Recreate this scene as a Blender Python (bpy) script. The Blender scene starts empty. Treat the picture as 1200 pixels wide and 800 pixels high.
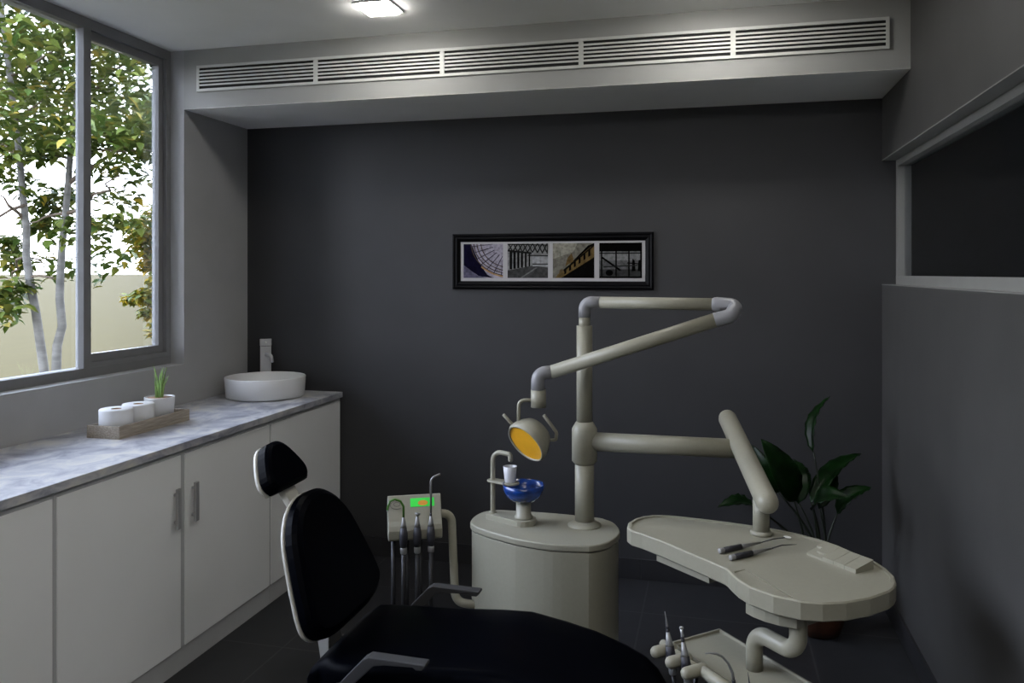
import bpy, bmesh, math, random
from mathutils import Vector, Matrix
C = bpy.context.scene.collection
PI = math.pi
V = Vector

# ------------------------------------------------------------------ materials
def new_mat(name):
    m = bpy.data.materials.new(name); m.use_nodes = True
    nt = m.node_tree; nt.nodes.clear()
    out = nt.nodes.new('ShaderNodeOutputMaterial')
    b = nt.nodes.new('ShaderNodeBsdfPrincipled')
    nt.links.new(b.outputs[0], out.inputs[0])
    return m, nt, b, out
def tex(nt, kind, scale, stretch=(1, 1, 1), detail=3.0):
    tc = nt.nodes.new('ShaderNodeTexCoord'); mp = nt.nodes.new('ShaderNodeMapping')
    mp.inputs['Scale'].default_value = stretch
    nt.links.new(tc.outputs['Object'], mp.inputs[0])
    t = nt.nodes.new(kind)
    if 'Scale' in t.inputs: t.inputs['Scale'].default_value = scale
    if 'Detail' in t.inputs: t.inputs['Detail'].default_value = detail
    nt.links.new(mp.outputs[0], t.inputs['Vector'])
    return t
def ramp(nt, src, stops):
    r = nt.nodes.new('ShaderNodeValToRGB')
    el = r.color_ramp.elements
    while len(el) < len(stops): el.new(0.5)
    for e, (p, c) in zip(el, stops):
        e.position = p; e.color = (*c, 1)
    nt.links.new(src, r.inputs[0])
    return r
def mat(name, col, rough=0.5, metal=0.0, vary=0.08, scale=12, bump=0.0, bscale=150, spec=0.5, coat=0.0, stretch=(1, 1, 1), emit=0.0):
    m, nt, b, out = new_mat(name)
    b.inputs['Roughness'].default_value = rough
    b.inputs['Metallic'].default_value = metal
    b.inputs['Specular IOR Level'].default_value = spec
    b.inputs['Coat Weight'].default_value = coat
    n = tex(nt, 'ShaderNodeTexNoise', scale, stretch)
    lo = tuple(c * (1 - vary) for c in col); hi = tuple(min(1, c * (1 + vary)) for c in col)
    r = ramp(nt, n.outputs[0], [(0.3, lo), (0.7, hi)])
    nt.links.new(r.outputs[0], b.inputs['Base Color'])
    if bump > 0:
        n2 = tex(nt, 'ShaderNodeTexNoise', bscale)
        bp = nt.nodes.new('ShaderNodeBump'); bp.inputs['Strength'].default_value = bump
        bp.inputs['Distance'].default_value = 0.002
        nt.links.new(n2.outputs[0], bp.inputs['Height']); nt.links.new(bp.outputs[0], b.inputs['Normal'])
    if emit > 0:
        b.inputs['Emission Color'].default_value = (*col, 1); b.inputs['Emission Strength'].default_value = emit
    return m
def pane_mat(name, tint, f0, rough):
    m, nt, b, out = new_mat(name); nt.nodes.remove(b)
    tr = nt.nodes.new('ShaderNodeBsdfTransparent'); tr.inputs[0].default_value = (*tint, 1)
    gl = nt.nodes.new('ShaderNodeBsdfGlossy'); gl.inputs['Roughness'].default_value = rough
    n = tex(nt, 'ShaderNodeTexNoise', 3)
    fr = nt.nodes.new('ShaderNodeFresnel'); fr.inputs[0].default_value = f0
    gr = ramp(nt, n.outputs[0], [(0.0, (0.93, 0.95, 0.97)), (1.0, (0.97, 0.98, 0.99))])
    nt.links.new(gr.outputs[0], gl.inputs[0])
    mx = nt.nodes.new('ShaderNodeMixShader')
    nt.links.new(fr.outputs[0], mx.inputs[0]); nt.links.new(tr.outputs[0], mx.inputs[1]); nt.links.new(gl.outputs[0], mx.inputs[2])
    nt.links.new(mx.outputs[0], out.inputs[0])
    return m

M = {}
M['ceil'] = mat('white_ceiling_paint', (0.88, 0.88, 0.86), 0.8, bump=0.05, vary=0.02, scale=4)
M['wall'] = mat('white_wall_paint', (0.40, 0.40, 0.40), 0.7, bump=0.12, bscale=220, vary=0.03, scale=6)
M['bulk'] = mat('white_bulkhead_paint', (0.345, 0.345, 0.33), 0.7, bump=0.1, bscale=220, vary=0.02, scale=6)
M['dark'] = mat('charcoal_wall_paint', (0.030, 0.030, 0.033), 0.48, bump=0.25, bscale=260, vary=0.06, scale=5, spec=0.6)
M['dark2'] = mat('charcoal_side_wall_paint', (0.058, 0.057, 0.056), 0.55, bump=0.3, bscale=260, vary=0.08, scale=5, spec=0.35)
M['corr'] = mat('grey_corridor_paint', (0.20, 0.20, 0.205), 0.7, vary=0.04)
M['skirt'] = mat('dark_skirting_tile', (0.022, 0.022, 0.025), 0.4, vary=0.15, scale=8, bump=0.1)
M['frame'] = mat('grey_aluminium', (0.205, 0.205, 0.21), 0.6, vary=0.04, scale=8, spec=0.2)
M['rframe'] = mat('grey_window_frame_paint', (0.22, 0.22, 0.212), 0.55, vary=0.04, scale=8)
M['cabinet'] = mat('white_cabinet_lacquer', (0.90, 0.90, 0.89), 0.5, vary=0.015, scale=3)
M['carcass'] = mat('grey_cabinet_carcass', (0.50, 0.50, 0.50), 0.6, vary=0.03)
M['steel'] = mat('brushed_steel', (0.42, 0.42, 0.42), 0.4, 0.35, vary=0.08, scale=30, stretch=(1, 1, 0.1))
M['chrome'] = mat('satin_chrome', (0.60, 0.60, 0.61), 0.3, 0.5, vary=0.03)
M['ceramic'] = mat('white_ceramic', (0.78, 0.78, 0.78), 0.35, vary=0.015, coat=0.2)
M['plastic'] = mat('cream_plastic', (0.275, 0.264, 0.208), 0.42, vary=0.025, scale=90, bump=0.04, bscale=400)
M['joint'] = mat('grey_joint_plastic', (0.23, 0.23, 0.245), 0.4, vary=0.02)
M['seam'] = mat('dark_seam', (0.02, 0.02, 0.02), 0.6)
M['leather'] = mat('black_navy_vinyl', (0.0006, 0.0009, 0.0022), 0.40, vary=0.1, scale=6, bump=0.03, bscale=500, spec=0.022)
M['shell'] = mat('white_chair_shell', (0.44, 0.43, 0.39), 0.4, vary=0.02)
M['arm'] = mat('grey_armrest_plastic', (0.042, 0.042, 0.044), 0.5, vary=0.05, spec=0.3)
M['grip'] = mat('charcoal_rubber', (0.020, 0.020, 0.028), 0.5, vary=0.08)
M['hose'] = mat('dark_grey_hose', (0.009, 0.009, 0.012), 0.5, vary=0.08)
M['greytool'] = mat('grey_tool_metal', (0.25, 0.25, 0.25), 0.35, 0.4, vary=0.05)
M['greentube'] = mat('green_tube', (0.05, 0.16, 0.015), 0.4)
M['amber'] = mat('amber_lamp_lens', (0.80, 0.40, 0.02), 0.35, vary=0.05, scale=20)
M['green'] = mat('green_display', (0.02, 0.75, 0.06), 0.4, vary=0.03, emit=0.22)
M['orange'] = mat('orange_display_mark', (0.70, 0.30, 0.02), 0.4, vary=0.03, emit=0.12)
M['bowl'] = mat('blue_glass_bowl', (0.006, 0.040, 0.21), 0.2, vary=0.6, scale=22, coat=0.2, stretch=(1, 1, 2.5))
M['cup'] = mat('white_cup', (0.55, 0.55, 0.58), 0.4, vary=0.01)
M['paper'] = mat('tissue_paper', (0.72, 0.72, 0.73), 0.9, vary=0.02, bump=0.1, bscale=90)
M['card'] = mat('brown_cardboard', (0.42, 0.26, 0.14), 0.9, vary=0.1)
M['soil'] = mat('brown_soil', (0.30, 0.19, 0.12), 0.95, vary=0.3, scale=80, bump=0.6)
M['wood'] = mat('grey_brown_wood', (0.36, 0.31, 0.25), 0.6, vary=0.30, scale=10, stretch=(14, 1.2, 26), bump=0.1)
M['blade'] = mat('green_blade_leaf', (0.26, 0.42, 0.13), 0.45, vary=0.6, scale=22)
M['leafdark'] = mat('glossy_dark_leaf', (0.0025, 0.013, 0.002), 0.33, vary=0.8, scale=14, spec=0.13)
M['stemdark'] = mat('dark_green_stem', (0.010, 0.016, 0.008), 0.5)
M['terra'] = mat('rust_brown_pot', (0.045, 0.014, 0.005), 0.5, vary=0.6, scale=12)
M['picframe'] = mat('black_frame', (0.003, 0.003, 0.004), 0.45, vary=0.1, spec=0.1)
M['matboard'] = mat('pale_mat_board', (0.42, 0.405, 0.415), 0.8, vary=0.01)
M['vent'] = mat('white_vent_enamel', (0.62, 0.62, 0.59), 0.45, vary=0.01)
M['ventdark'] = mat('dark_duct', (0.012, 0.012, 0.012), 0.8)
M['light'] = mat('lit_diffuser', (1.0, 0.98, 0.93), 0.5, vary=0.005, emit=82.0)
M['panel'] = mat('fill_panel_diffuser', (1.0, 0.98, 0.93), 0.5, vary=0.005, emit=9.0)  # emission of the added fill panels
M['lamprim'] = mat('white_light_rim', (0.85, 0.85, 0.83), 0.4, vary=0.01)
M['bark'] = mat('pale_birch_bark', (0.115, 0.11, 0.10), 0.85, vary=0.35, scale=7, stretch=(1, 1, 3), bump=0.5, bscale=40)
M['twig'] = mat('brown_twig_bark', (0.12, 0.09, 0.065), 0.85, vary=0.3, scale=9)
M['pane'] = pane_mat('clear_window_glass', (0.97, 0.98, 0.975), 1.25, 0.0)
M['pane2'] = pane_mat('smoky_interior_glass', (0.80, 0.81, 0.82), 1.5, 0.06)
def leaf_mat(name, cols):
    m, nt, b, out = new_mat(name)
    g = nt.nodes.new('ShaderNodeNewGeometry')
    r = ramp(nt, g.outputs['Random Per Island'], cols)
    nt.links.new(r.outputs[0], b.inputs['Base Color']); b.inputs['Roughness'].default_value = 0.5
    b.inputs['Specular IOR Level'].default_value = 0.3
    tl = nt.nodes.new('ShaderNodeBsdfTranslucent'); nt.links.new(r.outputs[0], tl.inputs[0])
    mx = nt.nodes.new('ShaderNodeMixShader'); mx.inputs[0].default_value = 0.25
    nt.links.new(b.outputs[0], mx.inputs[1]); nt.links.new(tl.outputs[0], mx.inputs[2]); nt.links.new(mx.outputs[0], out.inputs[0])
    return m
M['leafA'] = leaf_mat('green_tree_leaf', [(0.0, (0.025, 0.052, 0.006)), (0.35, (0.060, 0.092, 0.013)), (0.7, (0.100, 0.128, 0.022)), (0.93, (0.135, 0.145, 0.026)), (1.0, (0.26, 0.19, 0.020))])
M['leafB'] = leaf_mat('yellow_green_tree_leaf', [(0.0, (0.07, 0.11, 0.010)), (0.45, (0.15, 0.165, 0.018)), (0.72, (0.30, 0.235, 0.018)), (1.0, (0.50, 0.33, 0.015))])
def marble():
    m, nt, b, out = new_mat('grey_marble_top')
    n = tex(nt, 'ShaderNodeTexNoise', 7.0, (1.2, 1.0, 2.0), 9); n.inputs['Distortion'].default_value = 0.7
    n.inputs['Roughness'].default_value = 0.6
    r = ramp(nt, n.outputs[0], [(0.32, (0.20, 0.205, 0.245)), (0.44, (0.35, 0.355, 0.40)), (0.55, (0.50, 0.50, 0.52)), (0.67, (0.64, 0.62, 0.57))])
    nt.links.new(r.outputs[0], b.inputs['Base Color']); b.inputs['Roughness'].default_value = 0.4
    return m
M['marble'] = marble()
def tiles():
    m, nt, b, out = new_mat('dark_slate_floor_tiles')
    tc = nt.nodes.new('ShaderNodeTexCoord'); mp = nt.nodes.new('ShaderNodeMapping')
    mp.inputs['Location'].default_value = (0.33, -0.20, 0)
    nt.links.new(tc.outputs['Object'], mp.inputs[0])
    br = nt.nodes.new('ShaderNodeTexBrick'); br.offset = 0.0; br.squash = 1.0
    br.inputs['Scale'].default_value = 1.0; br.inputs['Mortar Size'].default_value = 0.005
    br.inputs['Mortar Smooth'].default_value = 0.3
    br.inputs['Brick Width'].default_value = 0.73; br.inputs['Row Height'].default_value = 0.73
    br.inputs['Color1'].default_value = (0.022, 0.023, 0.027, 1); br.inputs['Color2'].default_value = (0.025, 0.025, 0.029, 1)
    br.inputs['Mortar'].default_value = (0.055, 0.055, 0.060, 1)
    nt.links.new(mp.outputs[0], br.inputs['Vector'])
    n = tex(nt, 'ShaderNodeTexNoise', 9, detail=8)
    mx = nt.nodes.new('ShaderNodeMix'); mx.data_type = 'RGBA'; mx.blend_type = 'MULTIPLY'; mx.inputs[0].default_value = 0.7
    r = ramp(nt, n.outputs[0], [(0.3, (0.6, 0.6, 0.62)), (0.7, (1.0, 1.0, 1.0))])
    nt.links.new(br.outputs[0], mx.inputs[6]); nt.links.new(r.outputs[0], mx.inputs[7])
    nt.links.new(mx.outputs[2], b.inputs['Base Color']); b.inputs['Roughness'].default_value = 0.5
    return m
M['tiles'] = tiles()
def ground_mat():
    m, nt, b, out = new_mat('pale_olive_ground')
    n = tex(nt, 'ShaderNodeTexNoise', 1.6, (2.4, 0.55, 1), 6)
    r = ramp(nt, n.outputs[0], [(0.3, (0.036, 0.028, 0.0082)), (0.7, (0.042, 0.033, 0.0098))])
    nt.links.new(r.outputs[0], b.inputs['Base Color']); b.inputs['Roughness'].default_value = 0.95
    b.inputs['Specular IOR Level'].default_value = 0.1
    return m
M['ground'] = ground_mat()
GREY = {}
def ink(col):
    k = tuple(round(1.15 * c ** 1.55, 4) for c in col)
    if k not in GREY: GREY[k] = mat('print_ink', k, 0.8, vary=0.35, scale=60, spec=0.05)
    return GREY[k]

# ------------------------------------------------------------------ mesh builder
class MB:
    def __init__(s): s.v = []; s.f = []; s.mi = []; s.sm = []
    def add(s, vs, fs, smooth=False, mi=0):
        o = len(s.v); s.v += [tuple(p) for p in vs]
        for f in fs: s.f.append([i + o for i in f]); s.mi.append(mi); s.sm.append(smooth)
    def box(s, x0, x1, y0, y1, z0, z1, mi=0):
        vs = [(x, y, z) for z in (z0, z1) for y in (y0, y1) for x in (x0, x1)]
        s.add(vs, [(0, 2, 3, 1), (4, 5, 7, 6), (0, 1, 5, 4), (2, 6, 7, 3), (0, 4, 6, 2), (1, 3, 7, 5)], mi=mi); return s
    def obox(s, c, ax, ay, az, mi=0):      # oriented box: centre and three half-axis vectors
        c, ax, ay, az = V(c), V(ax), V(ay), V(az)
        vs = [c + sx * ax + sy * ay + sz * az for sz in (-1, 1) for sy in (-1, 1) for sx in (-1, 1)]
        s.add(vs, [(0, 2, 3, 1), (4, 5, 7, 6), (0, 1, 5, 4), (2, 6, 7, 3), (0, 4, 6, 2), (1, 3, 7, 5)], mi=mi); return s
    def prism(s, poly, z0, z1, mi=0, smooth=False):
        n = len(poly)
        vs = [(x, y, z0) for x, y in poly] + [(x, y, z1) for x, y in poly]
        s.add(vs, [tuple(range(n))[::-1], tuple(range(n, 2 * n))], mi=mi)
        s.add(vs, [(i, (i + 1) % n, n + (i + 1) % n, n + i) for i in range(n)], smooth, mi); return s
    def loft(s, rings, smooth=True, cap0=True, cap1=True, closed=True, mi=0):
        n = len(rings[0]); vs = [p for r in rings for p in r]; fs = []
        m = n if closed else n - 1
        for k in range(len(rings) - 1):
            for i in range(m):
                j = (i + 1) % n
                fs.append((k * n + i, k * n + j, (k + 1) * n + j, (k + 1) * n + i))
        s.add(vs, fs, smooth, mi)
        if cap0: s.add(rings[0], [tuple(range(n))[::-1]], False, mi)
        if cap1: s.add(rings[-1], [tuple(range(n))], False, mi)
        return s
    def lathe(s, prof, c=(0, 0, 0), axis=(0, 0, 1), seg=24, smooth=True, cap0=True, cap1=True, mi=0):
        a = V(axis).normalized(); c = V(c)
        u = a.orthogonal().normalized(); w = a.cross(u)
        rings = [[c + a * h + (u * math.cos(2 * PI * i / seg) + w * math.sin(2 * PI * i / seg)) * max(r, 1e-5) for i in range(seg)] for r, h in prof]
        return s.loft(rings, smooth, cap0, cap1, mi=mi)
    def tube(s, pts, r, seg=16, round_ends=False, smooth=True, mi=0):
        pts = [V(p) for p in pts]; n = len(pts)
        rs = list(r) if isinstance(r, (list, tuple)) else [r] * n
        ts = []
        for i in range(n):
            t = (pts[min(i + 1, n - 1)] - pts[max(i - 1, 0)]).normalized(); ts.append(t)
        u = ts[0].orthogonal().normalized(); rings = []
        if round_ends:
            for k in (0, 1, 2, 3):
                a = PI / 2 * (k / 4.0)
                rings.append((pts[0] - ts[0] * rs[0] * math.cos(a), ts[0], rs[0] * max(math.sin(a), 0.02)))
        for p, t, q in zip(pts, ts, rs): rings.append((p, t, q))
        if round_ends:
            for k in (3, 2, 1, 0):
                a = PI / 2 * (k / 4.0)
                rings.append((pts[-1] + ts[-1] * rs[-1] * math.cos(a), ts[-1], rs[-1] * max(math.sin(a), 0.02)))
        out = []
        for p, t, q in rings:
            u = (u - t * u.dot(t)).normalized(); w = t.cross(u)
            out.append([p + (u * math.cos(2 * PI * i / seg) + w * math.sin(2 * PI * i / seg)) * q for i in range(seg)])
        return s.loft(out, smooth, mi=mi)
    def build(s, name, m, parent=None, loc=None, bevel=0, seg=2, subsurf=0, kind=None):
        me = bpy.data.meshes.new(name)
        off = V((0, 0, 0))
        if parent is not None:
            off = ROOT[parent]
        elif loc is not None: off = V(loc)
        me.from_pydata([tuple(V(p) - off) for p in s.v], [], s.f)
        ms = m if isinstance(m, (list, tuple)) else [m]
        for q in ms: me.materials.append(q)
        for p, k, sm in zip(me.polygons, s.mi, s.sm): p.material_index = k; p.use_smooth = sm
        bm = bmesh.new(); bm.from_mesh(me)
        bmesh.ops.remove_doubles(bm, verts=bm.verts, dist=1e-6)
        bmesh.ops.recalc_face_normals(bm, faces=bm.faces)
        bm.to_mesh(me); bm.free()
        o = bpy.data.objects.new(name, me); C.objects.link(o)
        if parent is not None: o.parent = parent
        else: o.location = off
        ROOT[o] = off
        if bevel > 0:
            b = o.modifiers.new('bevel', 'BEVEL'); b.width = bevel; b.segments = seg; b.limit_method = 'ANGLE'; b.angle_limit = math.radians(40)
        if subsurf: 
            q = o.modifiers.new('subsurf', 'SUBSURF'); q.levels = subsurf; q.render_levels = subsurf
        if kind: o['kind'] = kind
        return o
ROOT = {}
def thing(name, label, cat, loc, group=None):
    o = bpy.data.objects.new(name, None); C.objects.link(o); o.location = loc; o.empty_display_size = 0.05
    ROOT[o] = V(loc); return tag(o, label, cat, group)
def tag(o, label, cat=None, group=None):
    o['label'] = label
    if cat: o['category'] = cat
    if group: o['group'] = group
    return o
def copy_thing(src, loc, label, group=None):
    r = src.copy(); C.objects.link(r); r.location = loc; r['label'] = label
    if group: r['group'] = group
    for ch in list(src.children):
        c = ch.copy(); C.objects.link(c); c.parent = r
        for g in list(ch.children):
            d = g.copy(); C.objects.link(d); d.parent = c
    return r
def fillet(pts, r, n=6):
    pts = [V(p) for p in pts]; out = [pts[0]]
    rr = r if isinstance(r, (list, tuple)) else [r] * (len(pts) - 2)
    for i in range(1, len(pts) - 1):
        a, b, c = pts[i - 1], pts[i], pts[i + 1]
        d1 = (a - b).normalized(); d2 = (c - b).normalized(); ang = d1.angle(d2)
        q = rr[i - 1]; t = q / math.tan(ang / 2)
        t = min(t, (a - b).length * 0.49, (c - b).length * 0.49); q = t * math.tan(ang / 2)
        cen = b + (d1 + d2).normalized() * (q / math.sin(ang / 2))
        p1 = b + d1 * t; p2 = b + d2 * t
        v1 = p1 - cen; v2 = p2 - cen; th = v1.angle(v2)
        for k in range(n + 1):
            s = k / n
            out.append(cen + (v1 * math.sin((1 - s) * th) + v2 * math.sin(s * th)) / math.sin(th))
    out.append(pts[-1]); return out
def inset(poly, d):
    n = len(poly); out = []
    A = sum(poly[i][0] * poly[(i + 1) % n][1] - poly[(i + 1) % n][0] * poly[i][1] for i in range(n))
    sg = 1 if A > 0 else -1
    for i in range(n):
        p0, p1, p2 = V(poly[i - 1]), V(poly[i]), V(poly[(i + 1) % n])
        e1 = (p1 - p0).normalized(); e2 = (p2 - p1).normalized()
        n1 = V((-e1.y, e1.x)) * sg; n2 = V((-e2.y, e2.x)) * sg
        b = (n1 + n2).normalized(); k = d / max(0.35, b.dot(n1))
        out.append((p1.x + b.x * k, p1.y + b.y * k))
    return out
def stadium(a, b, ra, rb, n=8):     # 2D capsule between points a and b
    a, b = V(a), V(b); d = math.atan2(b.y - a.y, b.x - a.x); out = []
    for k in range(n + 1):
        t = d - PI / 2 + PI * k / n; out.append((b.x + rb * math.cos(t), b.y + rb * math.sin(t)))
    for k in range(n + 1):
        t = d + PI / 2 + PI * k / n; out.append((a.x + ra * math.cos(t), a.y + ra * math.sin(t)))
    return out

# ------------------------------------------------------------------ the room
XL, XR, YB, ZC, YF = -2.683, 0.795, 4.27, 2.76, -0.95
ZS, YJ = 1.127, 3.678                 # window sill height, window jamb / bulkhead front
def struct(name, m, bevel=0, *boxes):
    b = MB()
    for q in boxes: b.box(*q)
    return b.build(name, m, bevel=bevel, kind='structure')
struct('floor', M['tiles'], 0, (XL - 0.17, 2.0, YF - 0.1, YB + 2.6, -0.12, 0.0))
struct('ceiling', M['ceil'], 0, (XL - 0.17, 2.0, YF - 0.1, YB + 2.6, ZC, ZC + 0.15))
struct('wall_back', M['dark'], 0, (XL, 0.98, YB, YB + 0.12, 0, ZC))
struct('wall_front', M['dark2'], 0, (XL - 0.17, 0.98, YF - 0.1, YF, 0, ZC))
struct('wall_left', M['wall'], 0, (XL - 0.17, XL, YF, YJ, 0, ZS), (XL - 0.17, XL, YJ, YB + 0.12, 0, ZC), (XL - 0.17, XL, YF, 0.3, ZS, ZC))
RT, RB = 2.152, 1.543                 # interior window recess, top and bottom
struct('wall_right', M['dark2'], 0, (XR, 0.98, YF, YB, 0, RB), (XR, 0.98, YF, YB, RT, ZC), (XR, 0.98, YF, 0.4, RB, RT))
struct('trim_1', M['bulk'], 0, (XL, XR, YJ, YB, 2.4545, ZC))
struct('trim_lightened_soffit', M['ceil'], 0, (XL, XR, YJ + 0.0005, YB, 2.453, 2.4545))  # lighter colour on the bulkhead underside stands in for bounced light
b = MB()
for k in range(5):
    x0 = -2.06 + k * 0.73 - 0.5; x1 = min(x0 + 0.728, XR)
    b.box(max(x0, -2.08), x1, YB - 0.010, YB, 0, 0.106)
b.build('baseboard_back', M['skirt'], bevel=0.001, kind='structure')
struct('baseboard_right', M['skirt'], 0.001, (XR - 0.010, XR, YF, YB - 0.010, 0, 0.100))
# corridor behind the interior window
struct('wall_corridor', M['corr'], 0, (1.9, 2.0, YF, 6.8, 0, ZC), (0.98, 1.9, 6.7, 6.8, 0, ZC), (0.86, 0.98, YB + 0.12, 6.8, 0, ZC))

# left window (aluminium frame, fixed pane and recessed sash)
XF = -2.762
w = thing('window_1', 'large grey aluminium window over the counter looking onto trees', None, (XF, 2.0, ZS)); w['kind'] = 'structure'
Y0 = 0.3
b = MB()
b.box(XF - 0.075, XF, Y0, YJ, ZS, 1.169).box(XF - 0.075, XF, Y0, YJ, 2.712, ZC)
b.box(XF - 0.075, XF, YJ - 0.034, YJ, 1.169, 2.712).box(XF - 0.075, XF, Y0, Y0 + 0.034, 1.169, 2.712)
b.box(XF - 0.045, XF, 3.075, 3.120, 1.169, 2.712).box(XF - 0.045, XF, 1.98, 2.025, 1.169, 2.712)
b.box(XF - 0.075, XF, 3.120, YJ - 0.034, 1.169, 1.192)
b.build('window_frame', M['frame'], w, bevel=0.0015)
b = MB(); XS = XF - 0.021
b.box(XS - 0.04, XS, 3.120, 3.644, 1.192, 1.228).box(XS - 0.04, XS, 3.120, 3.644, 2.674, 2.712)
b.box(XS - 0.04, XS, 3.610, 3.644, 1.228, 2.674).box(XS - 0.04, XS, 3.100, 3.124, 1.228, 2.674)
b.build('sash', M['frame'], w, bevel=0.0015)
for y0, y1, x, z0, z1 in ((3.124, 3.610, XS - 0.02, 1.228, 2.674), (2.025, 3.075, XF - 0.03, 1.169, 2.712), (Y0 + 0.034, 1.98, XF - 0.03, 1.169, 2.712)):
    MB().box(x - 0.004, x, y0, y1, z0, z1).build('pane', M['pane'], w)
# right interior window
XG = 0.857
w = thing('window_2', 'dark interior window high in the right wall with grey frame', None, (XG, 2.5, RB)); w['kind'] = 'structure'
b = MB()
b.box(XG, XG + 0.05, 0.4, YB - 0.001, RB, RB + 0.044).box(XG, XG + 0.05, 0.4, YB - 0.001, RT - 0.036, RT)
b.box(XG, XG + 0.05, YB - 0.045, YB - 0.001, RB + 0.044, RT - 0.036).box(XG, XG + 0.05, 0.4, 0.444, RB + 0.044, RT - 0.036)
b.build('window_frame', M['rframe'], w, bevel=0.001)
MB().box(XG + 0.030, XG + 0.036, 0.444, YB - 0.045, RB + 0.044, RT - 0.036).build('pane', M['pane2'], w)
struct('trim_2', M['rframe'], 0, (XR - 0.001, XG, 0.4, YB - 0.001, RT - 0.004, RT), (XR - 0.001, XG, 0.4, YB - 0.001, RB, RB + 0.003))

# air vent on the bulkhead
t = thing('air_vent', 'long white slatted air vent on the bulkhead face', 'air vent', (-0.94, YJ, 2.54))
vx = [-2.602, -1.926, -1.262, -0.592, 0.080, 0.712]; vz0, vz1 = 2.540, 2.674
b = MB(); yv = YJ - 0.010
b.box(vx[0], vx[-1], yv, YJ - 0.001, vz0, vz0 + 0.013).box(vx[0], vx[-1], yv, YJ - 0.001, vz1 - 0.013, vz1)
for i, x in enumerate(vx):
    h = 0.011 if 0 < i < 5 else 0.013
    x0 = x - h if 0 < i < 5 else (x if i == 0 else x - h); x1 = x + h if i < 5 else x
    b.box(x0, x1, yv, YJ - 0.001, vz0 + 0.013, vz1 - 0.013)
b.build('vent_frame', M['vent'], t)
MB().box(vx[0] + 0.005, vx[-1] - 0.005, YJ - 0.0022, YJ - 0.0004, vz0 + 0.005, vz1 - 0.005).build('duct_backing', M['ventdark'], t)
for i in range(5):
    b = MB(); n = 6; h = vz1 - vz0 - 0.026
    for k in range(n - 1):
        zc = vz0 + 0.013 + h * (k + 1) / n + 0.001
        b.obox(((vx[i] + vx[i + 1]) / 2, YJ - 0.0076, zc), ((vx[i + 1] - vx[i]) / 2 - 0.011, 0, 0), (0, 0.0014, 0), (0, 0, 0.0043))
    b.build('slat_section', M['vent'], t)

# ceiling lights, then added fill lights out of view
def ceiling_light(x, y, label):
    t = thing('ceiling_light', label, 'ceiling light', (x, y, ZC), 'recessed square ceiling lights')
    b = MB(); a, c = 0.085, 0.070; z0 = ZC - 0.006
    b.box(x - a, x + a, y - a, y - c, z0, ZC).box(x - a, x + a, y + c, y + a, z0, ZC)
    b.box(x - a, x - c, y - c, y + c, z0, ZC).box(x + c, x + a, y - c, y + c, z0, ZC)
    b.build('light_rim', M['lamprim'], t, bevel=0.001)
    MB().box(x - c, x + c, y - c, y + c, ZC - 0.017, ZC - 0.001).build('diffuser', M['light'], t, bevel=0.002)
    return t
l0 = ceiling_light(-1.42, 3.278, 'square lit ceiling light nearest the window and vent, top of the photo')
copy_thing(l0, (0.0, 3.278, ZC), 'square lit ceiling light above the instrument table, right of the one near the window')
copy_thing(l0, (1.44, 5.3, ZC), 'unseen square fill light added in the corridor beyond the interior window')  # added out of view to brighten the corridor behind the glass
def fill_panel_light(x, y, label):  # unseen panels added to lift the brightness of the room
    t = thing('added_fill_panel', label, 'ceiling light', (x, y, ZC), 'large unseen fill panels added on the ceiling')
    b = MB(); a, c = 0.30, 0.28; z0 = ZC - 0.012
    b.box(x - a, x + a, y - a, y - c, z0, ZC).box(x - a, x + a, y + c, y + a, z0, ZC)
    b.box(x - a, x - c, y - c, y + c, z0, ZC).box(x + c, x + a, y - c, y + c, z0, ZC)
    b.build('light_rim', M['lamprim'], t, bevel=0.001)
    MB().box(x - c, x + c, y - c, y + c, ZC - 0.010, ZC - 0.001).build('diffuser', M['panel'], t)
    return t
q0 = fill_panel_light(-0.55, 0.95, 'large unseen fill panel added above the camera, window side')
copy_thing(q0, (0.40, 0.95, ZC), 'large unseen fill panel added above the camera, dark side wall')
copy_thing(q0, (-0.55, -0.35, ZC), 'large unseen fill panel added at the near end of the room, window side')
copy_thing(q0, (0.40, -0.35, ZC), 'large unseen fill panel added at the near end of the room, dark wall side')

# ------------------------------------------------------------------ framed picture
px0, px1, pz0, pz1 = -1.402, -0.305, 1.513, 1.815; PY = YB
t = thing('framed_picture', 'wide black frame holding four small monochrome photographs on the dark back wall', 'picture', ((px0 + px1) / 2, PY, pz0))
def ringframe(b, x0, x1, z0, z1, prof):   # mitred moulding: prof of (inset, depth)
    rings = [[(x0 + i, PY - d, z0 + i), (x1 - i, PY - d, z0 + i), (x1 - i, PY - d, z1 - i), (x0 + i, PY - d, z1 - i)] for i, d in prof]
    b.loft(rings, smooth=False, cap0=False, cap1=False)
b = MB(); ringframe(b, px0, px1, pz0, pz1, [(0, 0), (0, 0.016), (0.010, 0.022), (0.018, 0.018), (0.026, 0.020), (0.044, 0.008), (0.044, 0.0)])
b.build('picture_frame', M['picframe'], t)
MB().box(px0 + 0.043, px1 - 0.043, PY - 0.006, PY - 0.001, pz0 + 0.043, pz1 - 0.043).build('mat_board', M['matboard'], t)
def photo(x0, x1, z0, z1, shapes, label):
    b = MB(); ms = []
    for k, (col, poly) in enumerate(shapes):
        m = ink(col)
        if m not in ms: ms.append(m)
        y = PY - 0.0065 - 0.00012 * k
        b.add([(x0 + (x1 - x0) * u, y, z0 + (z1 - z0) * v) for u, v in poly], [tuple(range(len(poly)))], mi=ms.index(m))
    b.build('photo_print', ms, t)['label'] = label
def R(u0, v0, u1, v1): return [(u0, v0), (u1, v0), (u1, v1), (u0, v1)]
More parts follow.
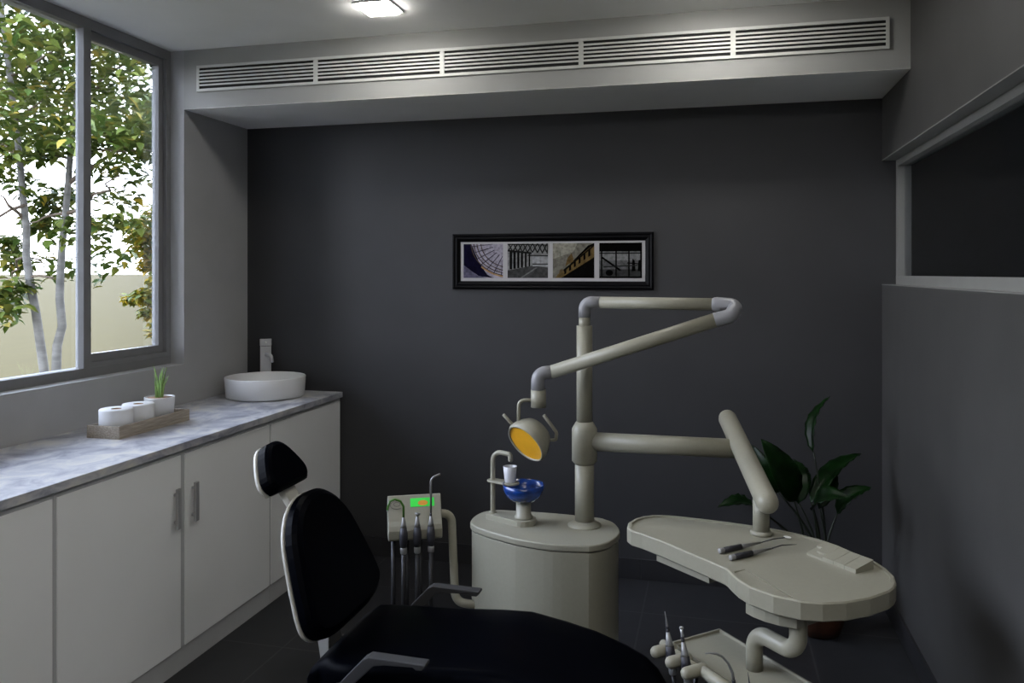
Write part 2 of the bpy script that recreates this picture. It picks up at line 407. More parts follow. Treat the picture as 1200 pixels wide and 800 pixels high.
def L(u0, v0, u1, v1, w):
    d = V((u1 - u0, v1 - v0)).normalized(); n = V((-d.y, d.x)) * w / 2
    return [(min(1, max(0, a)), min(1, max(0, c))) for a, c in ((u0 - n.x, v0 - n.y), (u1 - n.x, v1 - n.y), (u1 + n.x, v1 + n.y), (u0 + n.x, v0 + n.y))]
ix0, ix1, iz0, iz1 = px0 + 0.061, px1 - 0.061, pz0 + 0.061, pz1 - 0.055
gw = 0.026; pw = (ix1 - ix0 - 3 * gw) / 4
xs = [ix0 + k * (pw + gw) for k in range(4)]
def arc(cx, cz, r0, r1, a0, a1, n=10):
    o = [(cx + r0 * math.cos(a0 + (a1 - a0) * k / n), cz + r0 * math.sin(a0 + (a1 - a0) * k / n)) for k in range(n + 1)]
    i = [(cx + r1 * math.cos(a0 + (a1 - a0) * k / n), cz + r1 * math.sin(a0 + (a1 - a0) * k / n)) for k in range(n + 1)]
    return [(min(1, max(0, u)), min(1, max(0, v))) for u, v in o + i[::-1]]
S1 = [((0.42, 0.40, 0.45), R(0, 0, 1, 1)), ((0.025, 0.02, 0.06), [(0, 0.35), (0.4, 0.05), (0.75, 0), (0.6, 0.1), (0.4, 0.45), (0.2, 1), (0, 1)]), ((0.20, 0.19, 0.25), [(0, 0), (0.6, 0), (0.35, 0.08), (0, 0.38)])]
for q in (1.0, 0.93, 0.85, 0.75): S1.append(((0.16, 0.13, 0.11), arc(1.18, 1.05, q * 1.0, q * 1.0 - 0.025, PI * 1.0, PI * 1.45)))
for q in range(7):
    a = PI * (1.04 + q * 0.065); S1.append(((0.10, 0.09, 0.12), L(1.18 + math.cos(a), 1.05 + math.sin(a), 1.18 + 0.45 * math.cos(a), 1.05 + 0.45 * math.sin(a), 0.022)))
S1.append(((0.45, 0.33, 0.2), arc(1.18, 1.05, 1.04, 1.0, PI * 1.25, PI * 1.45)))
photo(xs[0], xs[0] + pw, iz0, iz1, S1, 'photo of a wheel of thin spokes against a dark violet sky')
S2 = [((0.33, 0.33, 0.33), R(0, 0, 1, 1)), ((0.13, 0.13, 0.13), [(0, 0), (1, 0), (1, 0.3), (0.62, 0.36), (0, 0.22)]), ((0.24, 0.24, 0.24), [(0.3, 0), (0.36, 0), (0.75, 0.3), (0.7, 0.31)]), ((0.40, 0.40, 0.41), R(0.62, 0.34, 1, 0.62)), ((0.14, 0.14, 0.14), R(0.62, 0.38, 1, 0.42))]
for q in range(6): S2.append(((0.03, 0.03, 0.03), R(0.05 + q * 0.095, 0.25 + q * 0.018, 0.115 + q * 0.09, 0.80 - q * 0.02)))
S2.append(((0.05, 0.05, 0.05), L(0, 0.80, 0.6, 0.72, 0.05)))
for q in range(9): S2.append(((0.05, 0.05, 0.05), L(0.02 + q * 0.12, 0.80 - q * 0.012, 0.14 + q * 0.12, 1.0, 0.03))); S2.append(((0.07, 0.07, 0.07), L(0.14 + q * 0.12, 0.74, 0.03 + q * 0.12, 1.0, 0.03)))
S2.append(((0.04, 0.04, 0.04), L(0.0, 0.985, 1, 0.95, 0.03))); S2.append(((0.05, 0.05, 0.05), L(0.5, 0.66, 1, 0.64, 0.03)))
photo(xs[1], xs[1] + pw, iz0, iz1, S2, 'photo of a truss bridge walkway with dark columns')
S3 = [((0.26, 0.25, 0.22), R(0, 0, 1, 1)), ((0.36, 0.35, 0.31), [(0, 0.55), (0.5, 0.75), (0.6, 1), (0, 1)]), ((0.012, 0.010, 0.008), [(0.05, 0), (1, 0), (1, 1), (0.85, 0.93), (0.25, 0.2)]), ((0.22, 0.17, 0.09), [(0.12, 0.10), (0.25, 0.22), (0.9, 0.88), (1, 0.95), (1, 0.60), (0.2, 0.0), (0.06, 0)]), ((0.03, 0.025, 0.015), L(0.25, 0.2, 1, 0.93, 0.05)),
      ((0.20, 0.15, 0.08), [(0.3, 0.33), (0.36, 0.58), (0.46, 0.72), (0.5, 0.56), (0.5, 0.48)]), ((0.2, 0.16, 0.1), [(0.15, 0.12), (0.17, 0.24), (0.24, 0.26), (0.27, 0.2)])]
for q in range(6): u = 0.28 + q * 0.115; v = 0.10 + q * 0.10; S3.append(((0.008, 0.007, 0.005), [(u, v), (u + 0.05, v + 0.04), (u + 0.05, v + 0.17 + q * 0.012), (u, v + 0.11 + q * 0.012)]))
photo(xs[2], xs[2] + pw, iz0, iz1, S3, 'sepia photo of an ornate building corner against the sky')
S4 = [((0.20, 0.20, 0.20), R(0, 0, 1, 1)), ((0.28, 0.28, 0.28), R(0, 0.5, 1, 0.75)), ((0.10, 0.10, 0.10), R(0, 0, 1, 0.25)), ((0.006, 0.006, 0.006), R(0, 0.76, 1, 1)), ((0.05, 0.05, 0.05), R(0, 0.69, 1, 0.72))]
for u in (0.04, 0.38, 0.68, 0.96): S4.append(((0.008, 0.008, 0.008), R(u, 0.05, u + 0.035, 0.8)))
S4 += [((0.01, 0.01, 0.01), L(0.05, 0.6, 0.5, 0.22, 0.05)), ((0.01, 0.01, 0.01), arc(0.24, 0.15, 0.09, 0.001, 0, 2 * PI)), ((0.01, 0.01, 0.01), [(0.76, 0.2), (0.85, 0.2), (0.83, 0.5), (0.78, 0.55)]), ((0.01, 0.01, 0.01), L(0.66, 0.43, 0.95, 0.40, 0.03)), ((0.01, 0.01, 0.01), [(0.9, 0.2), (0.98, 0.2), (0.97, 0.52), (0.92, 0.5)]), ((0.012, 0.012, 0.012), R(0, 0, 1, 0.05)), ((0.06, 0.06, 0.06), L(0.1, 0.32, 0.9, 0.36, 0.03))]
photo(xs[3], xs[3] + pw, iz0, iz1, S4, 'photo of a large window seen from a dark interior')

# ------------------------------------------------------------------ cabinets and counter
XD, XCF = -2.080, -2.085       # door face, carcass face
def cabinet(y0, y1, label, doors):
    t = thing('base_cabinet', label, 'cabinet', ((XL + XD) / 2, (y0 + y1) / 2, 0), 'white base cabinets along the window wall')
    MB().box(XL + 0.004, XCF, y0 + 0.0005, y1 - 0.0005, 0.092, 0.889).build('body', M['carcass'], t)
    MB().box(XL + 0.004, XD - 0.008, y0, y1, 0.0, 0.0915).build('plinth', M['carcass'], t, bevel=0.001)
    for a, c, hy in doors:
        d = MB().box(XCF, XD, a, c, 0.094, 0.868).build('door', M['cabinet'], t, bevel=0.001)
        if hy is not None:
            h = MB(); xh = XD + 0.020
            h.box(xh - 0.006, xh + 0.006, hy - 0.011, hy + 0.011, 0.585, 0.745)
            for z in (0.61, 0.72): h.box(XD - 0.001, xh, hy - 0.005, hy + 0.005, z - 0.005, z + 0.005)
            h.build('handle', M['steel'], d, bevel=0.0015)
cabinet(0.86, 2.191, 'white double-door base cabinet nearest the camera, cut by the left edge', [(0.87, 1.515, None), (1.54, 2.182, None)])
cabinet(2.192, 3.503, 'white double-door base cabinet under the wooden tray, two bar handles', [(2.202, 2.832, 2.792), (2.859, 3.500, 2.905)])
cabinet(3.504, 4.266, 'white single-door base cabinet under the round basin, in the back corner', [(3.517, 4.258, 3.57)])
tag(MB().box(XL + 0.002, -2.068, 0.86, YB - 0.002, 0.889, 0.920).build('countertop', M['marble'], loc=(-2.37, 2.6, 0.889), bevel=0.002), 'grey marble countertop running under the window', 'countertop')

# vessel basin
sx, sy, sz, sr = -2.405, 4.005, 0.9205, 0.217
t = thing('vessel_basin', 'round white vessel basin on the grey countertop', 'basin', (sx, sy, sz))
MB().lathe([(sr * 0.90, 0), (sr * 0.90, 0.005), (sr * 0.955, 0.0055), (sr * 0.968, 0.009), (sr, 0.108), (sr - 0.002, 0.112), (sr - 0.010, 0.112), (sr - 0.013, 0.108), (sr * 0.90, 0.03), (sr * 0.8, 0.016), (0.03, 0.012)], (sx, sy, sz), seg=48).build('bowl', M['ceramic'], t)
MB().lathe([(0.024, 0.0125), (0.024, 0.015), (0.016, 0.016), (0.002, 0.0155)], (sx, sy, sz), seg=20).build('drain', M['chrome'], t)
fx, fy = -2.530, 4.216
t = thing('tall_faucet', 'tall square chrome faucet standing behind the round basin', 'faucet', (fx, fy, 0.9205))
dv = V((sx - fx, sy - fy, 0)).normalized(); rv = V((-dv.y, dv.x, 0))
MB().obox((fx, fy, 0.9205 + 0.128), rv * 0.031, dv * 0.022, (0, 0, 0.128)).build('body', M['chrome'], t, bevel=0.003)
MB().obox((fx, fy, 0.9205 + 0.278), rv * 0.033, dv * 0.024, (0, 0, 0.0195)).build('lever_cap', M['chrome'], t, bevel=0.004)
MB().obox((fx, fy, 0.9205 + 0.257), rv * 0.027, dv * 0.018, (0, 0, 0.004)).build('neck', M['grip'], t)
p0 = V((fx, fy, 1.130)) + dv * 0.02
pr = (dv * 0.5 + rv * 0.86).normalized()
MB().tube(fillet([p0, p0 + dv * 0.020 + rv * 0.030 + V((0, 0, -0.006)), p0 + dv * 0.026 + rv * 0.036 + V((0, 0, -0.045))], 0.012), 0.0105, seg=14).build('spout', M['chrome'], t)
MB().lathe([(0.006, 0), (0.006, 0.004), (0.003, 0.006)], V((fx, fy, 1.2)) + dv * 0.024, dv, seg=12).build('indicator', M['lamprim'], t)

# wooden tray with rolls and pot
t = thing('wooden_tray', 'long shallow grey-brown wooden tray on the counter', 'tray', (-2.435, 3.043, 0.9205))
x0, x1, y0, y1, z0, z1 = -2.515, -2.357, 2.816, 3.272, 0.9205, 0.972
MB().box(x0, x1, y0, y1, z0, z0 + 0.008).build('tray_base', M['wood'], t)
for q in ((x0, x0 + 0.010, y0, y1), (x1 - 0.010, x1, y0, y1), (x0 + 0.010, x1 - 0.010, y0, y0 + 0.010), (x0 + 0.010, x1 - 0.010, y1 - 0.010, y1)):
    MB().box(*q, z0 + 0.008, z1).build('tray_side', M['wood'], t, bevel=0.001)
def toilet_roll(y, label):
    c = (-2.436, y, 0.9288); h = 0.104
    t = thing('toilet_roll', label, 'toilet roll', c, 'toilet rolls on the wooden tray')
    MB().lathe([(0.0215, 0.001), (0.063, 0.0), (0.066, 0.003), (0.066, h - 0.004), (0.063, h), (0.0215, h - 0.001)], c, seg=40, cap0=False, cap1=False).build('paper', M['paper'], t)
    MB().lathe([(0.0195, 0.001), (0.0212, 0.001), (0.0212, h - 0.002), (0.0195, h - 0.002), (0.0195, 0.001)], c, seg=28, cap0=False, cap1=False).build('cardboard_core', M['card'], t)
    return t
r0 = toilet_roll(2.892, 'toilet roll at the near end of the wooden tray')
copy_thing(r0, (-2.436, 3.026, 0.9288), 'toilet roll in the middle of the tray, between the other roll and the white pot')
random.seed(4)
c = (-2.436, 3.166, 0.9288)
t = thing('potted_plant', 'small grassy plant in a white pot on the wooden tray', 'potted plant', c)
MB().lathe([(0.052, 0), (0.058, 0.004), (0.065, 0.110), (0.065, 0.113), (0.059, 0.113), (0.058, 0.10), (0.056, 0.096)], c, seg=36, cap1=False).build('pot', M['ceramic'], t)
MB().lathe([(0.0592, 0.108), (0.03, 0.110), (0.002, 0.111)], c, seg=24).build('soil', M['soil'], t)
for k in range(20):
    a = random.uniform(0, 2 * PI); r = random.uniform(0.0, 0.018); hh = random.uniform(0.09, 0.165); ln = random.uniform(0.0, 0.034)
    w_ = random.uniform(0.004, 0.0065); d = V((math.cos(a), math.sin(a), 0)); n = V((-d.y, d.x, 0)); f = random.uniform(0, PI); n = n * math.cos(f) + d * math.sin(f)
    base = V(c) + V((0, 0, 0.1)) + d * r; b = MB(); rings = []
    for s in (0, 0.3, 0.6, 0.85, 1.0):
        p = base + d * ln * s * s * 1.4 + V((0, 0, hh * s)); ww = w_ * (1 - s ** 2.2) + 0.0003
        q = n.cross(V((0, 0, 1))) * ww * 0.35
        rings.append([p - n * ww, p + q, p + n * ww, p - q])
    b.loft(rings); b.build('leaf', M['blade'], t)

# ------------------------------------------------------------------ dental treatment unit
U2 = [(-0.950, 3.110), (-0.960, 3.170), (-0.955, 3.222), (-0.940, 3.265), (-0.910, 3.296), (-0.860, 3.312), (-0.65, 3.318), (-0.47, 3.303), (-0.43, 3.285), (-0.395, 3.255), (-0.368, 3.20), (-0.354, 3.143), (-0.356, 3.10), (-0.364, 3.061), (-0.379, 3.018), (-0.402, 2.982), (-0.424, 2.961), (-0.446, 2.948), (-0.52, 2.932), (-0.58, 2.932), (-0.638, 2.938), (-0.71, 2.957), (-0.771, 2.982), (-0.83, 3.010), (-0.875, 3.038), (-0.92, 3.070)]
def densify(poly, sharp=(), k=4):
    n = len(poly); out = []
    for i in range(n):
        p0, p1, p2, p3 = (V(poly[(i + q) % n]) for q in (-1, 0, 1, 2))
        if i in sharp: p0 = p1 - (p2 - p1) * 0.5
        if (i + 1) % n in sharp: p3 = p2 + (p2 - p1) * 0.5
        for q in range(k):
            t_ = q / k
            out.append(tuple(0.5 * (2 * p1 + (p2 - p0) * t_ + (2 * p0 - 5 * p1 + 4 * p2 - p3) * t_ ** 2 + (3 * p1 - p0 - 3 * p2 + p3) * t_ ** 3)))
    return out
U2 = densify([q for i, q in enumerate(U2) if i not in (18, 20)], (17,), 4)
ZU = 0.60
t = thing('dental_unit', 'cream dental treatment unit with round-ended cabinet, spittoon and tall post', 'dental unit', (-0.65, 3.12, 0))
MB().prism(inset(U2, 0.006), 0, ZU - 0.030).build('cabinet', M['plastic'], t, bevel=0.003)
MB().prism(inset(U2, 0.010), ZU - 0.030, ZU - 0.026).build('seam', M['seam'], t)
MB().prism(U2, ZU - 0.026, ZU).build('lid', M['plastic'], t, bevel=0.006, seg=3)
mx, my = -0.500, 3.187
MB().lathe([(0.066, ZU - 0.001), (0.066, ZU + 0.004), (0.050, ZU + 0.013), (0.039, ZU + 0.020)], (mx, my, 0), seg=28).build('post_flange', M['plastic'], t)
MB().lathe([(0.038, ZU + 0.010), (0.038, 0.875)], (mx, my, 0), seg=26).build('post', M['plastic'], t)
MB().lathe([(0.038, 0.843), (0.050, 0.856), (0.050, 0.983), (0.033, 1.012)], (mx, my, 0), seg=26).build('collar', M['plastic'], t)
MB().lathe([(0.0315, 1.0), (0.0315, 1.392)], (mx, my, 0), seg=26).build('upper_post', M['plastic'], t)
# spittoon
bx, by = -0.740, 3.150
ZP = ZU + 0.022
MB().prism(stadium((-0.878, 3.190), (bx, by), 0.030, 0.052, 10), ZU - 0.001, ZP).build('spittoon_base', M['plastic'], t, bevel=0.002)
MB().lathe([(0.036, ZP - 0.001), (0.036, ZP + 0.008), (0.030, ZP + 0.012), (0.029, 0.692)], (bx, by, 0), seg=24).build('spittoon_pedestal', M['plastic'], t)
MB().lathe([(0.029, 0.6885), (0.050, 0.695), (0.070, 0.712), (0.081, 0.735), (0.0835, 0.758), (0.081, 0.758), (0.078, 0.736), (0.067, 0.715), (0.048, 0.700), (0.015, 0.696)], (bx, by, 0), seg=32).build('spittoon_bowl', M['bowl'], t)
tx, ty = -0.878, 3.190
MB().lathe([(0.016, ZP - 0.001), (0.016, ZP + 0.004), (0.010, ZP + 0.006)], (tx, ty, 0), seg=18).build('tap_flange', M['plastic'], t)
MB().tube(fillet([(tx, ty, ZP), (tx, ty, 0.874), (-0.799, 3.168, 0.868), (-0.797, 3.166, 0.847)], [0.045, 0.026], 8), 0.0098, seg=16, round_ends=True).build('water_tap', M['plastic'], t)
MB().prism(stadium((tx, ty), (-0.795, 3.165), 0.024, 0.033, 10), 0.749, 0.757).build('cup_shelf', M['plastic'], t, bevel=0.002)
c = (-0.800, 3.168, 0.7575)
MB().lathe([(0.0205, 0), (0.0215, 0.002), (0.0280, 0.063), (0.0270, 0.0635), (0.0263, 0.062), (0.020, 0.004), (0.002, 0.0035)], c, seg=28).build('cup', M['cup'], None, loc=c)
tag(bpy.data.objects['cup'], 'small white cup on the shelf under the bent tap', 'cup')

# operating lamp on its two-link arm
t = thing('dental_lamp', 'cream two-link lamp arm holding an amber-faced dental lamp', 'lamp', (mx, my, 1.392))
zt = 1.485
a0 = V((mx, my, 1.36)); e1 = V((mx, my, zt)); a1 = V((0.020, 3.072, zt))
d1 = (a1 - e1).normalized()
MB().tube([(mx, my, 1.37), (mx, my, 1.432)], 0.0225, seg=24).build('stem', M['plastic'], t)
MB().tube(fillet([(mx, my, 1.425), e1, e1 + d1 * 0.068], 0.055, 10), 0.0236, seg=24).build('elbow', M['joint'], t)
MB().tube([e1 + d1 * 0.062, a1], 0.0230, seg=24).build('upper_arm', M['plastic'], t)
l0_ = V((0.012, 3.023, 1.433)); l1_ = V((-0.603, 3.028, 1.223)); dl = (l1_ - l0_).normalized()
MB().tube(fillet([a1 - d1 * 0.012, a1 + V((0.062, -0.012, -0.004)), l0_ - dl * 0.035 + V((0.012, 0.0, 0)), l0_ + dl * 0.008], [0.03, 0.03], 8), 0.0272, seg=24, round_ends=True).build('elbow', M['joint'], t)
MB().tube([l0_, l1_], [0.0268, 0.0258], seg=24).build('lower_arm', M['plastic'], t)
hx, hy_ = -0.649, 3.012
MB().tube(fillet([l1_ - dl * 0.004, V((hx - 0.003, hy_, 1.218)), V((hx - 0.003, hy_, 1.145))], 0.058, 10), 0.0250, seg=24).build('elbow', M['joint'], t)
MB().tube([(hx, hy_, 1.090), (hx, hy_, 1.156)], 0.0292, seg=24).build('swivel', M['plastic'], t)
MB().tube(fillet([(hx - 0.02, hy_, 1.117), (-0.722, 2.994, 1.116), (-0.722, 2.994, 1.025)], 0.022, 8), 0.0072, seg=14).build('hanger', M['plastic'], t)
camR = V((0.9701, 0.2426, 0)); camF = V((-0.2426, 0.9701, 0)); UP = V((0, 0, 1))
n = (camR * -0.62 + UP * -0.52 + camF * -0.588).normalized()
ax = (camR * 0.646 - UP * 0.763); ax = (ax - n * ax.dot(n)).normalized(); bx_ = n.cross(ax)
lc = V((-0.693, 2.985, 0.955))
def eye(a, b_, off, n_=36, cen=V((0, 0, 0))):
    out = []
    for k in range(n_):
        th = 2 * PI * k / n_; cc, ss = math.cos(th), math.sin(th)
        x = a * math.copysign(abs(cc) ** 0.86, cc); y = b_ * math.copysign(abs(ss) ** 1.20, ss)
        out.append(lc + cen + ax * x + bx_ * y + n * off)
    return out
sh = ax * -0.004
MB().loft([eye(0.086, 0.080, 0.0), eye(0.089, 0.084, -0.006), eye(0.086, 0.081, -0.025), eye(0.077, 0.072, -0.052), eye(0.061, 0.056, -0.078), eye(0.035, 0.032, -0.092)], cap0=False).build('lamp_housing', M['plastic'], t)
housing = bpy.data.objects['lamp_housing']
MB().loft([eye(0.086, 0.080, 0.0), eye(0.084, 0.078, 0.004), eye(0.079, 0.073, 0.003), eye(0.078, 0.072, -0.004)], cap0=False, cap1=False).build('lamp_rim', M['plastic'], housing)
MB().loft([eye(0.0785, 0.0725, -0.003), eye(0.0785, 0.0725, -0.001)]).build('lens', M['amber'], housing)
def pc(px, py, F): u = (px - 600) / 948; v = (320 - py) / 948; return (camR * u + camF + UP * v) * F + V((0, 0, 1.6))
h1 = [V((-0.7565, 3.005, 1.010)), V((-0.765, 3.015, 1.030)), V((-0.783, 3.020, 1.075))]
h1 = [V((-0.735, 3.018, 1.005)), V((-0.757, 2.992, 1.034)), V((-0.7785, 2.981, 1.062))]
MB().tube(h1, 0.0062, seg=12).build('handle', M['plastic'], t)
h2 = [V((-0.615, 3.060, 0.957)), V((-0.588, 3.045, 0.962)), V((-0.583, 3.035, 0.992)), V((-0.607, 3.020, 1.030)), V((-0.628, 3.008, 1.062))]
MB().tube(fillet(h2, [0.01, 0.02, 0.08], 5), 0.0066, seg=12).build('handle', M['plastic'], t)

# instrument table on its jointed arm
TB = [(-0.288, 2.768), (-0.290, 2.825), (-0.272, 2.877), (-0.248, 2.910), (-0.216, 2.933), (-0.180, 2.943), (-0.139, 2.945), (-0.01, 2.927), (0.128, 2.898), (0.183, 2.882), (0.262, 2.847), (0.332, 2.801), (0.380, 2.752), (0.418, 2.695), (0.449, 2.657), (0.474, 2.617), (0.491, 2.567), (0.500, 2.510), (0.494, 2.455), (0.480, 2.416), (0.462, 2.386), (0.404, 2.325), (0.338, 2.280), (0.276, 2.257), (0.221, 2.254), (0.154, 2.278), (0.094, 2.325), (0.064, 2.370), (0.046, 2.415), (0.038, 2.440), (0.030, 2.456), (-0.029, 2.516), (-0.093, 2.578), (-0.160, 2.646), (-0.232, 2.710), (-0.271, 2.736)]
ZT = 0.735
t = thing('instrument_table', 'cream kidney-shaped instrument table on a jointed arm from the unit post', 'instrument table', (0.11, 2.6, ZT))
b = MB(); IN = inset(TB, 0.013); n_ = len(TB)
b.loft([[(x, y, ZT - 0.052) for x, y in inset(TB, 0.004)], [(x, y, ZT - 0.048) for x, y in TB], [(x, y, ZT - 0.004) for x, y in TB], [(x, y, ZT) for x, y in inset(TB, 0.004)], [(x, y, ZT) for x, y in IN], [(x, y, ZT - 0.006) for x, y in IN]], smooth=False, cap1=False)
B_ = (0.088, 2.478); B2 = (0.0885, 2.4715); q0_ = (0.0475, 2.4285); q1_ = (0.2135, 2.2700)
main = IN[:25] + [B_] + IN[29:]
rec = [IN[25], IN[26], IN[27], IN[28], q0_, B2, q1_]
rec = [q1_, IN[25], IN[26], IN[27], IN[28], q0_, B2]
b.add([(x, y, ZT - 0.006) for x, y in main], [tuple(range(len(main)))])
b.add([(x, y, ZT - 0.0062) for x, y in rec], [tuple(range(len(rec)))])
b.add([(x, y, ZT - 0.013) for x, y in IN], [tuple(range(len(IN)))])
for pl in (main, rec):
    m_ = len(pl)
    b.add([(x, y, ZT - 0.013) for x, y in pl] + [(x, y, ZT - 0.0061) for x, y in pl], [(i, (i + 1) % m_, m_ + (i + 1) % m_, m_ + i) for i in range(m_)])
b.build('table_top', M['plastic'], t)
def under(p, q, dep, z0, z1):
    p, q = V(p), V(q); e = (q - p).normalized(); nn = V((-e.y, e.x))
    if nn.dot(V((0.5, 0.8))) < 0: nn = -nn
    return [tuple(p), tuple(q), tuple(q + nn * dep), tuple(p + nn * dep)]
P1 = under((-0.185, 2.700), (-0.015, 2.540), 0.13, 0, 0)
MB().prism(P1, ZT - 0.082, ZT - 0.050).build('side_tray', M['plastic'], t, bevel=0.002)
P1b = under((-0.010, 2.545), (0.060, 2.480), 0.12, 0, 0)
MB().prism(P1b, ZT - 0.070, ZT - 0.050).build('control_box', M['grip'], t, bevel=0.002)
P2 = [(0.085, 2.360), (0.105, 2.335), (0.135, 2.312), (0.170, 2.296), (0.215, 2.286), (0.29, 2.36), (0.18, 2.45)]
MB().prism(P2, ZT - 0.088, ZT - 0.050).build('front_tray', M['plastic'], t, bevel=0.002)
MB().lathe([(0.036, ZT - 0.006), (0.036, ZT + 0.002), (0.030, ZT + 0.008)], (0.152, 2.822, 0), seg=24).build('post_flange', M['plastic'], t)
MB().tube([(0.152, 2.822, ZT), (0.152, 2.822, 0.860)], 0.0270, seg=24).build('post', M['plastic'], t)
MB().tube([(0.053, 3.402, 1.0085), (0.166, 2.735, 0.860)], 0.0365, seg=26, round_ends=True).build('fore_arm', M['plastic'], t)
MB().tube([(mx + 0.030, 3.187, 0.9335), (0.088, 3.187, 0.9335)], 0.0368, seg=26).build('main_arm', M['plastic'], t)
# lower tray hung from a bent pipe
cb = V((0.016, 2.682)); cl = V((-0.131, 2.546)); dr = V((0.645, -0.764)); dn = V((-0.764, -0.645))
ZL = 0.46
TR = [tuple(cb), tuple(cl), tuple(cl + dr * 0.58), tuple(cb + dr * 0.58)]
b = MB(); TI = inset(TR, 0.006)
b.loft([[(x, y, ZL - 0.018) for x, y in TR], [(x, y, ZL) for x, y in TR], [(x, y, ZL) for x, y in TI], [(x, y, ZL - 0.007) for x, y in TI]], smooth=False)
b.build('lower_tray', M['plastic'], t)
MB().tube(fillet([(0.222, 2.325, ZT - 0.05), (0.222, 2.325, 0.563), (0.113, 2.448, 0.563), (0.113, 2.448, ZL - 0.008)], [0.050, 0.050], 10), 0.0240, seg=24).build('bent_pipe', M['plastic'], t)
# handpiece rest: a bar beside the tray with round teeth
def hp(s, off, z): q = cl + dr * s + dn * off; return V((q.x, q.y, z))
MB().tube([hp(0.195, 0.042, 0.468), hp(0.33, 0.042, 0.468)], 0.0165, seg=18).build('rest_bar', M['plastic'], t)
MB().tube([hp(0.0, 0.030, 0.462), hp(0.2, 0.040, 0.462)], 0.0125, seg=18).build('rest_bar', M['plastic'], t)
MB().tube([hp(0.33, 0.042, 0.468), hp(0.52, 0.048, 0.468)], 0.0165, seg=18).build('rest_bar', M['plastic'], t)
for s in (0.052, 0.124, 0.196, 0.335, 0.402, 0.462):
    MB().tube([hp(s, 0.035, 0.470), hp(s, 0.093, 0.470)], 0.0175, seg=18, round_ends=True).build('rest_tooth', M['plastic'], t)
for s in (0.02, 0.30, 0.5): MB().tube([hp(s, 0.045, 0.462), hp(s, -0.02, 0.450)], 0.008, seg=12).build('rest_bracket', M['plastic'], t)

# handpieces on the lower tray
def handpiece(name, label, base, axis, tip, group, hose_to, hose_mid=None, scale=1.0, tip_mat='greytool'):
    a = V(axis).normalized(); base = V(base); k = scale
    t = thing(name, label, 'dental handpiece', base, group)
    MB().lathe([(0.0105 * k, 0), (0.0125 * k, 0.004 * k), (0.0125 * k, 0.020 * k), (0.0115 * k, 0.022 * k)], base, a, 18).build('tail_ring', M['greytool'], t)
    MB().lathe([(0.0110 * k, 0.0215 * k), (0.0138 * k, 0.035 * k), (0.0142 * k, 0.060 * k), (0.0122 * k, 0.084 * k)], base, a, 18).build('grip', M['grip'], t)
    MB().lathe([(0.0120 * k, 0.0835 * k), (0.0105 * k, 0.090 * k), (0.0052 * k, 0.124 * k)], base, a, 18).build('cone', M['greytool'], t)
    MB().lathe([(0.0050 * k, 0.1235 * k), (0.0055 * k, 0.126 * k), (0.0055 * k, 0.131 * k), (0.0042 * k, 0.1315 * k), (0.0042 * k, 0.134 * k), (0.0056 * k, 0.1345 * k), (0.0050 * k, 0.139 * k)], base, a, 16).build('neck', M['grip'], t)
    p = base + a * 0.137 * k; e = a.orthogonal()
    tip(t, p, a)
    q = [base + a * 0.002, base - a * 0.05 * k] + [V(h) for h in hose_to]
    MB().tube(fillet(q, 0.05, 6), 0.0068 * k, seg=12).build('hose', M['hose'], t)
    return t
def tip_spike(bend):
    def f(t, p, a):
        pts = [p, p + a * 0.014, p + a * 0.03 + bend * 0.1, p + a * 0.046 + bend * 0.5]
        MB().tube(pts, [0.0032, 0.003, 0.0018, 0.0005], seg=10).build('tip', M['greytool'], t)
    return f
def tip_head(t, p, a):
    MB().tube([p, p + a * 0.012, p + a * 0.022], [0.0042, 0.0036, 0.0044], seg=12).build('tip', M['chrome'], t)
    q = p + a * 0.026; MB().lathe([(0.0045, -0.006), (0.0045, 0.005), (0.0015, 0.006), (0.0010, 0.012)], q, (camR * -0.5 + camF * -0.6 + UP * 0.3), 12).build('burr_head', M['chrome'], t)
def tip_curve(t, p, a):
    pts = [p, p + a * 0.02, p + a * 0.045 - camR * 0.008, p + a * 0.063 - camR * 0.022, p + a * 0.070 - camR * 0.036, p + a * 0.0715 - camR * 0.052, p + a * 0.0705 - camR * 0.066]
    MB().tube(pts, [0.0042, 0.004, 0.0036, 0.0032, 0.003, 0.0022, 0.0016], seg=12).build('tip', M['greytool'], t)
def tip_needle(t, p, a):
    MB().tube([p, p + a * 0.012, p + a * 0.05], [0.0032, 0.0026, 0.0004], seg=10).build('tip', M['grip'], t)
G1 = 'handpieces in the lower tray rest'
lean = (UP - camR * 0.12 + camF * 0.05).normalized()
def hbase(s, top): q = hp(s, 0.066, 0.470); return q - lean * top
def hoses(bs): return [V((bs.x + 0.004, bs.y, 0.24)), V((bs.x + 0.05, bs.y + 0.05, 0.22)), V((bs.x + 0.07, bs.y + 0.06, ZL - 0.018))]
for nm, lb, s, tp in (('ultrasonic_handpiece', 'handpiece with a thin curved spike tip, leftmost in the lower tray rest', 0.088, tip_spike(camR * -0.002)),
                      ('drill_handpiece', 'handpiece with a small drill head, second in the lower tray rest', 0.160, tip_head),
                      ('syringe_handpiece', 'handpiece with a long curved grey nozzle at the lower tray', 0.368, tip_curve),
                      ('needle_handpiece', 'handpiece with a straight black needle tip, furthest right at the lower tray', 0.432, tip_needle)):
    bs = hbase(s, 0.055 if s < 0.3 else 0.086)
    handpiece(nm, lb, bs, lean, tp, G1, hoses(bs))

